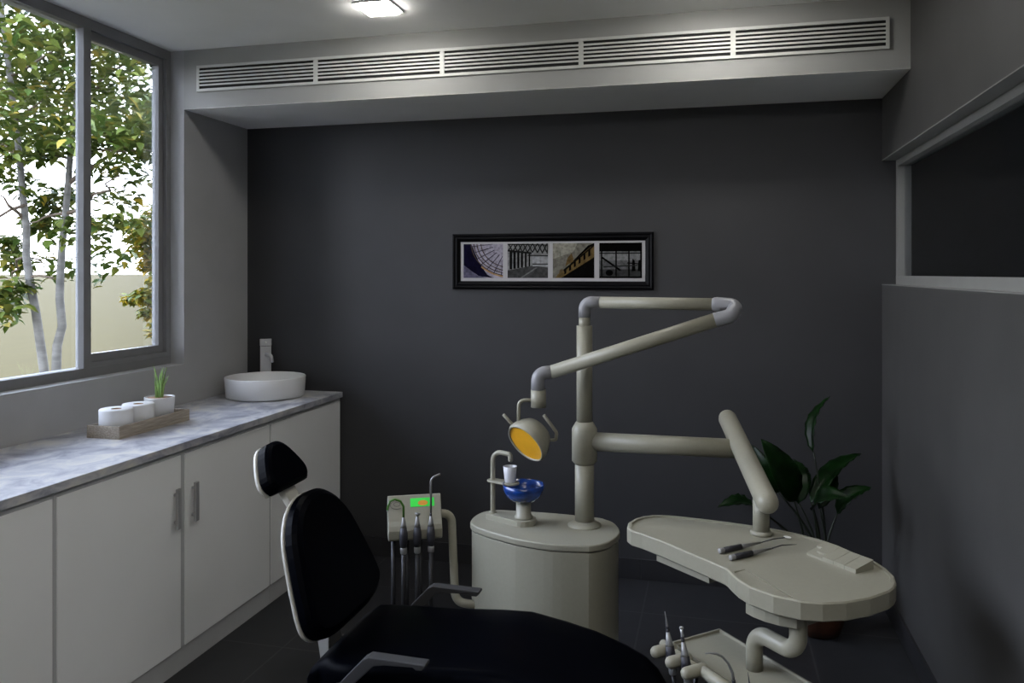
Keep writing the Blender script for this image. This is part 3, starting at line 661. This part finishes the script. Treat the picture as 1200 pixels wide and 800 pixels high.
# instruments lying on the table
def hand_tool(name, label, p0, p1, head):
    z = ZT - 0.006 + 0.0092
    a = V((p0[0], p0[1], z)); q = V((p1[0], p1[1], z)); d = (q - a).normalized(); Lh = (q - a).length
    t = thing(name, label, 'dental instrument', a)
    MB().lathe([(0.0055, 0), (0.0088, 0.003), (0.0090, 0.016), (0.0086, 0.018)], a, d, 18).build('end_cap', M['greytool'], t)
    MB().lathe([(0.0088, 0.0178), (0.0092, 0.05), (0.0088, 0.090)], a, d, 18).build('grip', M['grip'], t)
    MB().lathe([(0.0082, 0.0898), (0.0078, 0.098), (0.0026, 0.175)], a, d, 18).build('shaft', M['greytool'], t)
    head(t, a + d * 0.174, d, Lh - 0.174)
    return t
def mirror_head(t, p, d, l):
    s = V((d.y, -d.x, 0)); q = p + d * l
    MB().tube([p, p + d * l * 0.45 + UP * 0.003, p + d * (l - 0.012)], 0.0016, seg=8).build('neck', M['grip'], t)
    MB().lathe([(0.011, -0.0015), (0.0125, 0), (0.0115, 0.0012)], q, UP + d * 0.15, 22).build('mirror', M['lamprim'], t)['label'] = 'round pale mirror'
def probe_head(t, p, d, l):
    s = V((d.y, -d.x, 0))
    MB().tube([p, p + d * l * 0.45 + UP * 0.003, p + d * l * 0.8 + s * 0.003, p + d * l + s * 0.012], [0.0024, 0.002, 0.0016, 0.0006], seg=8).build('hook', M['grip'], t)
hand_tool('mouth_mirror', 'mouth mirror with dark grip lying nearest the arm post on the table', (0.014, 2.590), (0.232, 2.783), mirror_head)
hand_tool('dental_probe', 'hooked dental probe with dark grip lying nearest the table front edge', (0.046, 2.536), (0.246, 2.722), probe_head)
# instrument block (wedge with stepped cut-outs)
t = thing('instrument_block', 'small cream wedge block with cut-outs at the right end of the table', 'block', (0.36, 2.64, ZT - 0.006))
A0 = V((0.277, 2.652)); A1 = V((0.398, 2.517)); dL = (A1 - A0).normalized(); nW = V((-dL.y, dL.x)); nW = nW if nW.y > 0 else -nW
Wd, Ln, zb = 0.076, (A1 - A0).length, ZT - 0.006
def bp(s, w_, z): q = A0 + dL * s + nW * w_; return (q.x, q.y, z)
def wedge(b, s0, s1, w0, w1, cut=0.0):
    def zt_(w_): return zb + 0.012 + 0.016 * w_ / Wd - cut
    b.loft([[bp(s, w0, zb), bp(s, w1, zb), bp(s, w1, zt_(w1)), bp(s, w0, zt_(w0))] for s in (s0, s1)], smooth=False)
b = MB(); wedge(b, 0, 0.022, 0, 0.045, 0.006); wedge(b, 0, 0.022, 0.045, Wd); wedge(b, 0.022, 0.060, 0.020, Wd); wedge(b, 0.022, 0.060, 0, 0.020, 0.006)
b.build('notched_end', M['plastic'], t)
for s0, s1 in ((0.061, 0.100), (0.1015, 0.140), (0.1415, Ln)):
    b = MB(); wedge(b, s0, s1, 0, Wd); b.build('slab', M['plastic'], t)
b = MB(); wedge(b, 0.0595, Ln - 0.002, 0.001, Wd - 0.001, 0.002); b.build('groove_core', M['seam'], t)

# assistant console
t = thing('assistant_console', 'cream console with green display on a bent pipe left of the unit', 'console', (-1.13, 3.02, 0.30))
cd = V((0.9, 0.436, 0)).normalized(); cn = V((cd.y, -cd.x, 0))
c0 = V((-1.250, 2.985, 0)); Wc = 0.214
prof = [(0.000, 0.542), (0.004, 0.536), (0.10, 0.540), (0.115, 0.60), (0.110, 0.690), (0.098, 0.694), (0.020, 0.622), (0.004, 0.604), (-0.002, 0.585)]
prof = [(-0.002, 0.545), (0.006, 0.537), (0.070, 0.540), (0.085, 0.62), (0.072, 0.700), (0.060, 0.702), (0.014, 0.612), (0.003, 0.596), (-0.004, 0.578)]
def cp(s, dd, z): q = c0 + cd * s - cn * dd; return V((q.x, q.y, z))
MB().loft([[cp(s, dd, z) for dd, z in prof] for s in (0, Wc)], smooth=False).build('console_body', M['plastic'], t, bevel=0.003)
fd = V((0, 0, 0)); pA = cp(0, 0.060, 0.702); pB = cp(0, 0.014, 0.612); dn_ = (pB - pA).normalized(); fn = cd.cross(dn_); fn = fn if fn.dot(cn) > 0 else -fn
def fp(s, v, h=0.0008): return pA + cd * s + dn_ * v + fn * h
b = MB(); b.loft([[fp(0.090, 0.014, h), fp(0.186, 0.014, h), fp(0.186, 0.048, h), fp(0.090, 0.048, h)] for h in (0.0, 0.0016)], smooth=False); disp = b.build('display', M['green'], t)
b = MB(); b.loft([[fp(0.140 + 0.020 * math.cos(k * PI / 12), 0.034 + 0.0105 * math.sin(k * PI / 12), h) for k in range(24)] for h in (0.001, 0.0026)], smooth=False); b.build('display_mark', M['orange'], disp)
for rr, cx_, cy_ in ((0.013, 0.036, 0.034), (0.026, 0.036, 0.037)):
    pts = [fp(cx_ + rr * math.cos(q * PI / 12), cy_ + rr * 0.62 * math.sin(q * PI / 12), 0.0006) for q in range(3 if rr > 0.02 else 0, 22 if rr > 0.02 else 25)]
    MB().tube(pts, 0.0007, seg=6).build('dial_ring', M['arm'], t)
MB().tube(fillet([cp(Wc - 0.02, 0.055, 0.625), cp(Wc + 0.045, 0.06, 0.615), (-1.002, 3.075, 0.29), (-0.90, 3.105, 0.272)], [0.055, 0.045], 10), 0.0168, seg=20).build('support_pipe', M['plastic'], t)
G2 = 'handpieces hanging on the console'
def hang(name, label, s, tip, k=1.0):
    base = cp(s, -0.022, 0.497); t2 = thing(name, label, 'dental handpiece', base, G2); a = (UP + cn * -0.02).normalized()
    MB().lathe([(0.010, -0.004), (0.0125, 0.0), (0.0135, 0.018), (0.012, 0.022)], base, a, 18).build('tail_ring', M['greytool'], t2)
    MB().lathe([(0.0118, 0.0215), (0.0160, 0.045), (0.0165, 0.068), (0.0125, 0.100)], base, a, 18).build('grip', M['grip'], t2)
    MB().lathe([(0.0122, 0.0998), (0.0100, 0.112), (0.0045, 0.141)], base, a, 18).build('cone', M['greytool'], t2)
    tip(t2, base + a * 0.138, a)
    bk = cp(s - 0.036, 0.045, 0.0)
    q = [base, base + V((0, 0, -0.2)), base + V((0.004, 0, -0.31)), V((bk.x, bk.y, 0.20)), V((bk.x, bk.y, 0.54))]
    MB().tube(fillet(q, [0.05, 0.05, 0.05], 8), [0.0098] * 9 + [0.0085] * 12 + [0.0068] * 99 if False else 0.0090, seg=14).build('hose', M['hose'], t2)
    MB().obox(cp(s, -0.004, 0.560), cd * 0.006, cn * 0.010, (0, 0, 0.006)).build('hook', M['grip'], t2)
def tip_green(t2, p, a):
    pts = [p, p + a * 0.045, p + a * 0.066 - cd * 0.012, p + a * 0.075 - cd * 0.034, p + a * 0.068 - cd * 0.052, p + a * 0.045 - cd * 0.061, p + a * 0.034 - cd * 0.0625]
    MB().tube(pts, 0.0046, seg=12).build('curved_tube', M['greentube'], t2)['label'] = 'bent green tube'
    MB().tube([pts[-1], pts[-1] + (pts[-1] - pts[-2]) * 0.5], 0.0034, seg=10).build('nozzle', M['greytool'], t2)
def tip_button(t2, p, a): MB().lathe([(0.0045, 0), (0.0045, 0.006), (0.011, 0.011), (0.011, 0.016), (0.004, 0.018)], p, a + cd * 0.12, 16).build('button_tip', M['greytool'], t2)
def tip_long(t2, p, a):
    MB().lathe([(0.0048, 0), (0.0048, 0.012)], p, a, 12).build('collar', M['grip'], t2)
    MB().tube(fillet([p + a * 0.01, p + a * 0.152, p + a * 0.164 + cd * 0.038], 0.03, 8), 0.0044, seg=12).build('cannula', M['greytool'], t2)
hang('suction_handpiece', 'hanging handpiece with a bent green tube, leftmost on the console', 0.058, tip_green)
hang('polishing_handpiece', 'hanging handpiece with a short button tip, middle of three on the console', 0.112, tip_button)
hang('water_syringe', 'hanging handpiece with a tall bent grey cannula, rightmost on the console', 0.166, tip_long)

# ------------------------------------------------------------------ dental chair
CY = 2.292
t = thing('dental_chair', 'black-cushioned reclining dental chair with cream shell and grey armrests', 'dental chair', (-0.75, CY, 0))
def panel(x0, z0, x1, z1, hw, d0, d1, bev, name, m, grow=0.0, crown=0.0):
    u = V((x1 - x0, 0, z1 - z0)).normalized(); nrm = V((u.z, 0, -u.x))     # faces the foot end
    half = [(h, w_) for h, w_ in hw]
    out = densify([(w_ + grow, h) for h, w_ in half] + [(-(w_ + grow), h) for h, w_ in half[::-1]], (), 2)
    o = V((x0, CY, z0))
    def ring(dd, ins):
        p2 = inset(out, ins) if ins else out
        return [o + V((0, w_, 0)) + u * h + nrm * dd for w_, h in p2]
    rings = [ring(d0, bev * 0.4), ring(d0 + bev * 0.3, 0), ring(d1 - bev, 0), ring(d1 - bev * 0.45, bev * 0.45), ring(d1, bev * 1.1)]
    return MB().loft(rings, smooth=False).build(name, m, t, bevel=0.002)
BK = [(-0.012, 0.06), (-0.010, 0.12), (-0.002, 0.170), (0.012, 0.205), (0.035, 0.228), (0.065, 0.234), (0.11, 0.228), (0.20, 0.206), (0.28, 0.180), (0.33, 0.148), (0.365, 0.108), (0.386, 0.065), (0.394, 0.025)]
panel(-1.060, 0.563, -1.195, 0.905, BK, -0.050, 0.0, 0.022, 'backrest', M['leather'])
panel(-1.060, 0.563, -1.195, 0.905, BK, -0.0585, -0.0495, 0.003, 'backrest_shell', M['shell'], 0.002)
HD = [(0.0, 0.075), (0.006, 0.095), (0.022, 0.108), (0.045, 0.110), (0.075, 0.098), (0.115, 0.072), (0.140, 0.047), (0.150, 0.022)]
panel(-1.272, 0.940, -1.352, 1.085, HD, -0.042, 0.004, 0.014, 'headrest', M['leather'])
panel(-1.272, 0.940, -1.352, 1.085, HD, -0.053, -0.0415, 0.004, 'headrest_shell', M['shell'], 0.003)
b = MB()
pts = [(-1.325, 1.00), (-1.318, 0.945), (-1.292, 0.905), (-1.262, 0.86), (-1.235, 0.80)]
b.loft([[(x - 0.012, CY - 0.034, z), (x + 0.012, CY - 0.034, z + 0.004), (x + 0.012, CY + 0.034, z + 0.004), (x - 0.012, CY + 0.034, z)] for x, z in pts], smooth=False)
b.build('headrest_post', M['shell'], t, bevel=0.003)
b = MB()
pts = [(-1.165, 0.70), (-1.160, 0.60), (-1.157, 0.50), (-1.150, 0.43), (-1.05, 0.39), (-0.9, 0.385)]
nn = [(1, 0.1), (1, 0.05), (1, 0.1), (0.7, 0.7), (0.1, 1), (0, 1)]
b.loft([[(x - 0.02 * a, CY - 0.042, z - 0.02 * c_), (x + 0.02 * a, CY - 0.042, z + 0.02 * c_), (x + 0.02 * a, CY + 0.042, z + 0.02 * c_), (x - 0.02 * a, CY + 0.042, z - 0.02 * c_)] for (x, z), (a, c_) in zip(pts, nn)], smooth=False)
b.build('back_bracket', M['shell'], t, bevel=0.003)
# seat and leg rest: one long cushion
sec = [(-1.140, 0.435, 0.17, 0.04), (-1.128, 0.458, 0.195, 0.06), (-1.112, 0.480, 0.21, 0.075), (-1.090, 0.496, 0.195, 0.08), (-1.065, 0.510, 0.218, 0.105), (-0.98, 0.513, 0.226, 0.115), (-0.80, 0.520, 0.228, 0.115), (-0.66, 0.530, 0.228, 0.110), (-0.56, 0.533, 0.228, 0.105), (-0.45, 0.514, 0.226, 0.095), (-0.355, 0.494, 0.222, 0.085), (-0.26, 0.464, 0.215, 0.08), (-0.20, 0.438, 0.208, 0.08), (-0.165, 0.410, 0.20, 0.075), (-0.140, 0.375, 0.19, 0.07), (-0.128, 0.335, 0.175, 0.05)]
rings = []
for x, z, w_, th in sec:
    ring = []
    for yy, zz in ((-1, -1), (-1.0, -0.25), (-0.94, -0.06), (-0.84, 0), (-0.4, 0.02), (0, 0.025), (0.4, 0.02), (0.84, 0), (0.94, -0.06), (1.0, -0.25), (1, -1), (0, -1)):
        ring.append((x, CY + yy * w_, z + zz * th))
    rings.append(ring)
MB().loft(rings).build('seat', M['leather'], t, bevel=0.0)
sl = [(x, z - th - 0.001, w_ - 0.02) for x, z, w_, th in sec[4:-1]]
MB().loft([[(x, CY - w_, z), (x, CY + w_, z), (x, CY + w_ - 0.03, z - 0.03), (x, CY - w_ + 0.03, z - 0.03)] for x, z, w_ in sl], smooth=False).build('seat_shell', M['shell'], t)
b = MB(); b.prism(stadium((-0.85, CY), (-0.55, CY), 0.10, 0.10), 0.04, 0.385); b.build('pedestal', M['shell'], t, bevel=0.01)
b = MB(); b.prism(stadium((-0.92, CY), (-0.40, CY), 0.17, 0.17), 0.0, 0.04); b.build('base_plate', M['shell'], t, bevel=0.01)
for sgn, yc in ((-1, CY - 0.254), (1, CY + 0.254)):
    P_ = [(-1.035, 0.430), (-1.000, 0.430), (-0.965, 0.470), (-0.890, 0.542), (-0.86, 0.548), (-0.778, 0.552), (-0.768, 0.546), (-0.752, 0.546), (-0.742, 0.555), (-0.742, 0.563), (-0.905, 0.566), (-0.922, 0.556), (-0.985, 0.490)]
    y0, y1 = yc - 0.019, yc + 0.019; n2 = len(P_)
    MB().loft([[(x, y0, z) for x, z in P_], [(x, y1, z) for x, z in P_]], smooth=False).build('armrest', M['arm'], t, bevel=0.003)
    MB().lathe([(0.026, 0), (0.026, 0.03), (0.02, 0.034)], (-1.01, CY + sgn * 0.215, 0.435), (0, sgn, 0), 20).build('arm_pivot', M['arm'], t)

# ------------------------------------------------------------------ plant in the right back corner
pc0 = V((0.452, 3.835, 0))
t = thing('corner_plant', 'tall dark broad-leaved plant in a rust brown pot, right back corner', 'potted plant', pc0)
MB().lathe([(0.075, 0), (0.085, 0.004), (0.105, 0.05), (0.125, 0.15), (0.130, 0.27), (0.134, 0.285), (0.124, 0.285), (0.118, 0.25)], pc0, seg=28, cap1=False).build('pot', M['terra'], t)
MB().lathe([(0.120, 0.252), (0.06, 0.258), (0.002, 0.26)], pc0, seg=22).build('soil', M['soil'], t)
def big_leaf(base, tip, width, nh, fold=0.25, droop=0.04):
    base, tip, nh = V(base), V(tip), V(nh)
    d = tip - base; Ld = d.length; d.normalize(); nh = (nh - d * nh.dot(d)).normalized(); s_ = d.cross(nh)
    rings = []; N = 12
    for k in range(N + 1):
        s = k / N; ww = width * 0.42 * (math.sin(PI * min(1, s ** 0.8 * 1.0)) ** 0.75) + 0.0006
        mid = base + d * Ld * s + nh * (droop * math.sin(PI * s)); row = []
        for q in (-1, -0.66, -0.33, 0, 0.33, 0.66, 1):
            row.append(mid + s_ * ww * q + nh * (fold * ww * abs(q) + 0.004 * math.sin(s * 37 + q * 2) * abs(q)))
        row += [p - nh * 0.0012 for p in row[::-1]]
        rings.append(row)
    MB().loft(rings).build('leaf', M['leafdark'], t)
def stem(base, r=0.006, off=(0, 0)):
    a = V((pc0.x + off[0], pc0.y + off[1], 0.255)); b2 = V(base); m1 = a.lerp(b2, 0.5) + V((0, 0, 0.04)); m1.x = a.x + (b2.x - a.x) * 0.3; m1.y = a.y + (b2.y - a.y) * 0.3
    pts = [a * (1 - s) ** 2 + m1 * 2 * s * (1 - s) + b2 * s * s for s in [k / 8 for k in range(9)]]
    MB().tube(pts, [r] * 6 + [r * 0.8, r * 0.7, r * 0.6], seg=10).build('stem', M['stemdark'], t)
LV = [((953, 530), 3.62, (973, 464), 3.72, 0.085, (-0.9, -0.5, 0.2), 0.5), ((931, 588), 3.50, (892, 514), 3.48, 0.15, (0.35, -0.9, 0.3), 0.35),
      ((912, 578), 3.66, (881, 521), 3.72, 0.11, (-0.2, -0.9, 0.3), 0.3), ((936, 590), 3.60, (930, 538), 3.78, 0.13, (0.1, -0.9, 0.4), 0.3),
      ((950, 590), 3.58, (1010, 531), 3.76, 0.11, (-0.3, -0.4, 0.85), 0.5), ((981, 602), 3.60, (1022, 571), 3.56, 0.10, (-0.2, -0.5, 0.85), 0.4),
      ((888, 598), 3.40, (841, 594), 3.34, 0.085, (0.0, -0.45, 0.9), 0.3), ((953, 597), 3.50, (996, 583), 3.34, 0.12, (0, -0.6, 0.8), 0.4),
      ((960, 596), 3.62, (972, 545), 3.80, 0.11, (0.1, -0.8, 0.4), 0.3)]
random.seed(2)
for (bp_, F0, tp_, F1, wd, nh, fo) in LV:
    a = pc(*bp_, F0); q = pc(*tp_, F1); q.x = min(q.x, 0.77); q.y = min(q.y, 4.24)
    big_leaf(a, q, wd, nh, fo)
    stem(a + (q - a) * 0.02, 0.0055, (random.uniform(-0.05, 0.05), random.uniform(-0.04, 0.04)))

# ------------------------------------------------------------------ outside
MB().box(-900, 300, -600, 900, -0.4, -0.121).build('ground', M['ground'], kind='structure')
def leaves(b, cen, rad, n, size, rng, flat=0.6):
    for k in range(n):
        while True:
            p = V((rng.uniform(-1, 1), rng.uniform(-1, 1), rng.uniform(-1, 1)))
            if p.length < 1: break
        p = V(cen) + V((p.x * rad[0], p.y * rad[1], p.z * rad[2]))
        L_ = size * rng.uniform(0.65, 1.25); a = rng.uniform(0, 2 * PI)
        d = V((math.cos(a), math.sin(a), rng.uniform(-0.9, 0.25))).normalized()
        up = V((rng.uniform(-0.5, 0.5), rng.uniform(-0.5, 0.5), 1)); up = (up - d * up.dot(d)).normalized(); s = d.cross(up)
        w_ = L_ * rng.uniform(0.27, 0.36); c_ = -up * L_ * 0.10
        vs = [p, p + d * L_ * 0.22 + s * w_ * 0.85 - c_ * 0.6, p + d * L_ * 0.55 + s * w_ * 0.75 - c_ * 0.7, p + d * L_ + c_ * 1.2, p + d * L_ * 0.55 - s * w_ * 0.75 - c_ * 0.7, p + d * L_ * 0.22 - s * w_ * 0.85 - c_ * 0.6, p + d * L_ * 0.5 + c_ * 0.2]
        b.add(vs, [(0, 1, 6), (1, 2, 6), (2, 3, 6), (3, 4, 6), (4, 5, 6), (5, 0, 6)], True)
def crooked(rng, p0, p1, n, amp):
    p0, p1 = V(p0), V(p1); out = []
    for k in range(n + 1):
        s = k / n; q = p0.lerp(p1, s)
        if 0 < k < n: q += V((rng.uniform(-amp, amp), rng.uniform(-amp, amp), rng.uniform(-amp, amp) * 0.5))
        out.append(q)
    return out
def tree(label, trunks, branches, clusters, leaf_m, size, seed, loc):
    rng = random.Random(seed)
    t = thing('tree', label, 'tree', loc)
    for pts, r0_, r1_ in trunks:
        n = len(pts); MB().tube([V(p) for p in pts], [r0_ + (r1_ - r0_) * k / (n - 1) for k in range(n)], seg=12).build('trunk', M['bark'], t)
    b = MB()
    for p0, p1, r in branches:
        pts = crooked(rng, p0, p1, 6, 0.05); b.tube(pts, [r * (1 - 0.75 * k / 6) for k in range(7)], seg=7)
    if branches: b.build('branches', M['twig'], t)
    b = MB()
    for cen, rad, n in clusters: leaves(b, cen, rad, n, size, rng)
    b.build('foliage', M[leaf_m], t, kind='stuff')
F1 = 6.0
def W(px, py, F=F1): return pc(px, py, F)
bz = V((0, 0, 0))
g0 = W(58, 500); g0.z = -0.13
T1 = [g0 + V((-0.03, 0, 0)), W(56, 470), W(52, 435), W(47, 400), (W(42, 365)), W(35, 330), W(31, 300), W(31, 268), W(27, 232), W(24, 195), W(18, 140), W(10, 80), W(2, 10), W(-4, -60)]
T2 = [g0 + V((0.05, 0.02, 0)), W(63, 470), W(66, 435), W(67, 405), W(73, 382), W(70, 350), W(71, 318), W(73, 285), W(77, 250), W(80, 215), W(84, 160), W(92, 100), W(100, 30), W(104, -60)]
rng = random.Random(11)
cl1 = []; br1 = []
# crown: leafy boughs, mostly above the horizon
for k in range(195):
    px = rng.uniform(-120, 215); py = rng.uniform(-130, 168); F = F1 + rng.uniform(-0.9, 1.3)
    cl1.append((W(px, py, F), (0.30, 0.30, 0.17), 62))
for px, py, n in ((12, 175, 36), (50, 180, 34), (92, 172, 24), (128, 165, 30), (165, 160, 26), (10, 205, 24), (34, 220, 18), (60, 240, 58), (48, 262, 60), (78, 225, 30), (88, 262, 30), (70, 278, 14), (8, 285, 50), (20, 305, 46), (5, 345, 50), (22, 335, 36), (8, 360, 34), (4, 376, 10), (60, 303, 10), (70, 322, 10), (84, 312, 8), (118, 200, 20), (140, 190, 18), (160, 205, 14), (172, 180, 20), (120, 228, 16), (150, 232, 18), (125, 258, 26), (115, 282, 12), (135, 300, 10), (122, 310, 8), (108, 328, 3), (150, 258, 16)):
    cl1.append((W(px, py, F1 + rng.uniform(-0.4, 0.5)), (0.15, 0.15, 0.075), int(n * 2.2)))
for a, q, r in (((24, 190), (98, 178), 0.012), ((30, 240), (-30, 260), 0.014), ((78, 250), (140, 205), 0.016), ((31, 300), (10, 330), 0.010), ((72, 322), (-10, 326), 0.010), ((80, 215), (182, 155), 0.02), ((84, 170), (190, 178), 0.013), ((18, 140), (62, 96), 0.015), ((10, 90), (98, 34), 0.012), ((92, 110), (170, 60), 0.014), ((22, 180), (-40, 150), 0.016), ((77, 250), (30, 262), 0.016), ((31, 262), (-8, 225), 0.016), ((14, 110), (-60, 60), 0.015), ((88, 140), (130, 130), 0.012), ((31, 300), (50, 308), 0.006), ((96, 60), (150, 10), 0.013)):
    br1.append((W(*a), W(q[0], q[1], F1 + rng.uniform(-0.4, 0.4)), r))
tree('broad-leaved tree with two pale trunks outside the left pane', [(T1, 0.036, 0.016), (T2, 0.036, 0.016)], br1, cl1, 'leafA', 0.092, 5, g0)
F2 = 8.0; rng = random.Random(3)
g2 = W(205, 500, F2); g2.z = -0.13
T3 = [g2, W(204, 450, F2), W(206, 380, F2), W(202, 320, F2), W(205, 240, F2), W(200, 180, F2)]
cl2 = []
for px, py, rx, n in ((180, 270, 0.22, 110), (165, 275, 0.16, 60), (175, 290, 0.2, 90), (190, 300, 0.2, 70), (178, 312, 0.14, 50), (186, 330, 0.10, 40), (172, 346, 0.14, 66), (156, 350, 0.10, 34), (182, 352, 0.12, 60), (176, 366, 0.10, 40), (186, 376, 0.10, 40), (182, 390, 0.07, 18), (205, 340, 0.25, 90), (215, 270, 0.3, 110), (225, 380, 0.25, 90), (195, 250, 0.2, 60), (152, 262, 0.10, 26)):
    cl2.append((W(px, py, F2 + rng.uniform(-0.3, 0.3)), (rx, rx, rx * 0.55), int(n * 5.0)))
br2 = [(W(203, 330, F2), W(160, 345, F2), 0.012), (W(204, 280, F2), W(160, 272, F2), 0.012), (W(204, 300, F2), W(240, 280, F2), 0.012), (W(205, 380, F2), W(182, 385, F2), 0.008)]
tree('smaller yellow-green tree beyond the right pane of the window', [(T3, 0.05, 0.02)], br2, cl2, 'leafB', 0.07, 9, g2)

# ------------------------------------------------------------------ light
wd = bpy.data.worlds.new('World'); bpy.context.scene.world = wd; wd.use_nodes = True
nt = wd.node_tree; nt.nodes.clear()
out = nt.nodes.new('ShaderNodeOutputWorld'); bg = nt.nodes.new('ShaderNodeBackground')
tc = nt.nodes.new('ShaderNodeTexCoord'); sp = nt.nodes.new('ShaderNodeSeparateXYZ')
nt.links.new(tc.outputs['Generated'], sp.inputs[0])
r = ramp(nt, sp.outputs[2], [(0.0, (0.90, 0.92, 1.0)), (0.30, (0.80, 0.85, 1.0)), (0.7, (0.64, 0.74, 1.0)), (1.0, (0.55, 0.70, 1.0))])
nt.links.new(r.outputs[0], bg.inputs[0])
mr = nt.nodes.new('ShaderNodeMapRange'); mr.inputs[1].default_value = 0.12; mr.inputs[2].default_value = 0.6; mr.inputs[3].default_value = 7.5; mr.inputs[4].default_value = 15.0
nt.links.new(sp.outputs[2], mr.inputs[0]); nt.links.new(mr.outputs[0], bg.inputs[1])     # overcast sky, brighter towards the zenith
nt.links.new(bg.outputs[0], out.inputs[0])
sun = bpy.data.lights.new('sun', 'SUN'); sun.energy = 2.5; sun.angle = 0.15; sun.color = (1.0, 0.96, 0.88)
so = bpy.data.objects.new('sun', sun); C.objects.link(so)
so.rotation_euler = V((-0.45, 0.45, -0.8)).to_track_quat('-Z', 'Y').to_euler()

# ------------------------------------------------------------------ camera
cam = bpy.data.cameras.new('camera'); co = bpy.data.objects.new('camera', cam); C.objects.link(co)
cam.sensor_width = 36.0; cam.lens = 948 / 1200 * 36.0; cam.shift_y = -80 / 1200; cam.clip_start = 0.02; cam.clip_end = 2000
co.location = (0, 0, 1.6); co.rotation_euler = (PI / 2, 0, math.atan2(237, 948))
sc = bpy.context.scene; sc.camera = co
sc.view_settings.view_transform = 'Standard'; sc.view_settings.look = 'None'; sc.view_settings.exposure = 0.0; sc.view_settings.gamma = 1.0
sc.view_settings.use_curve_mapping = False
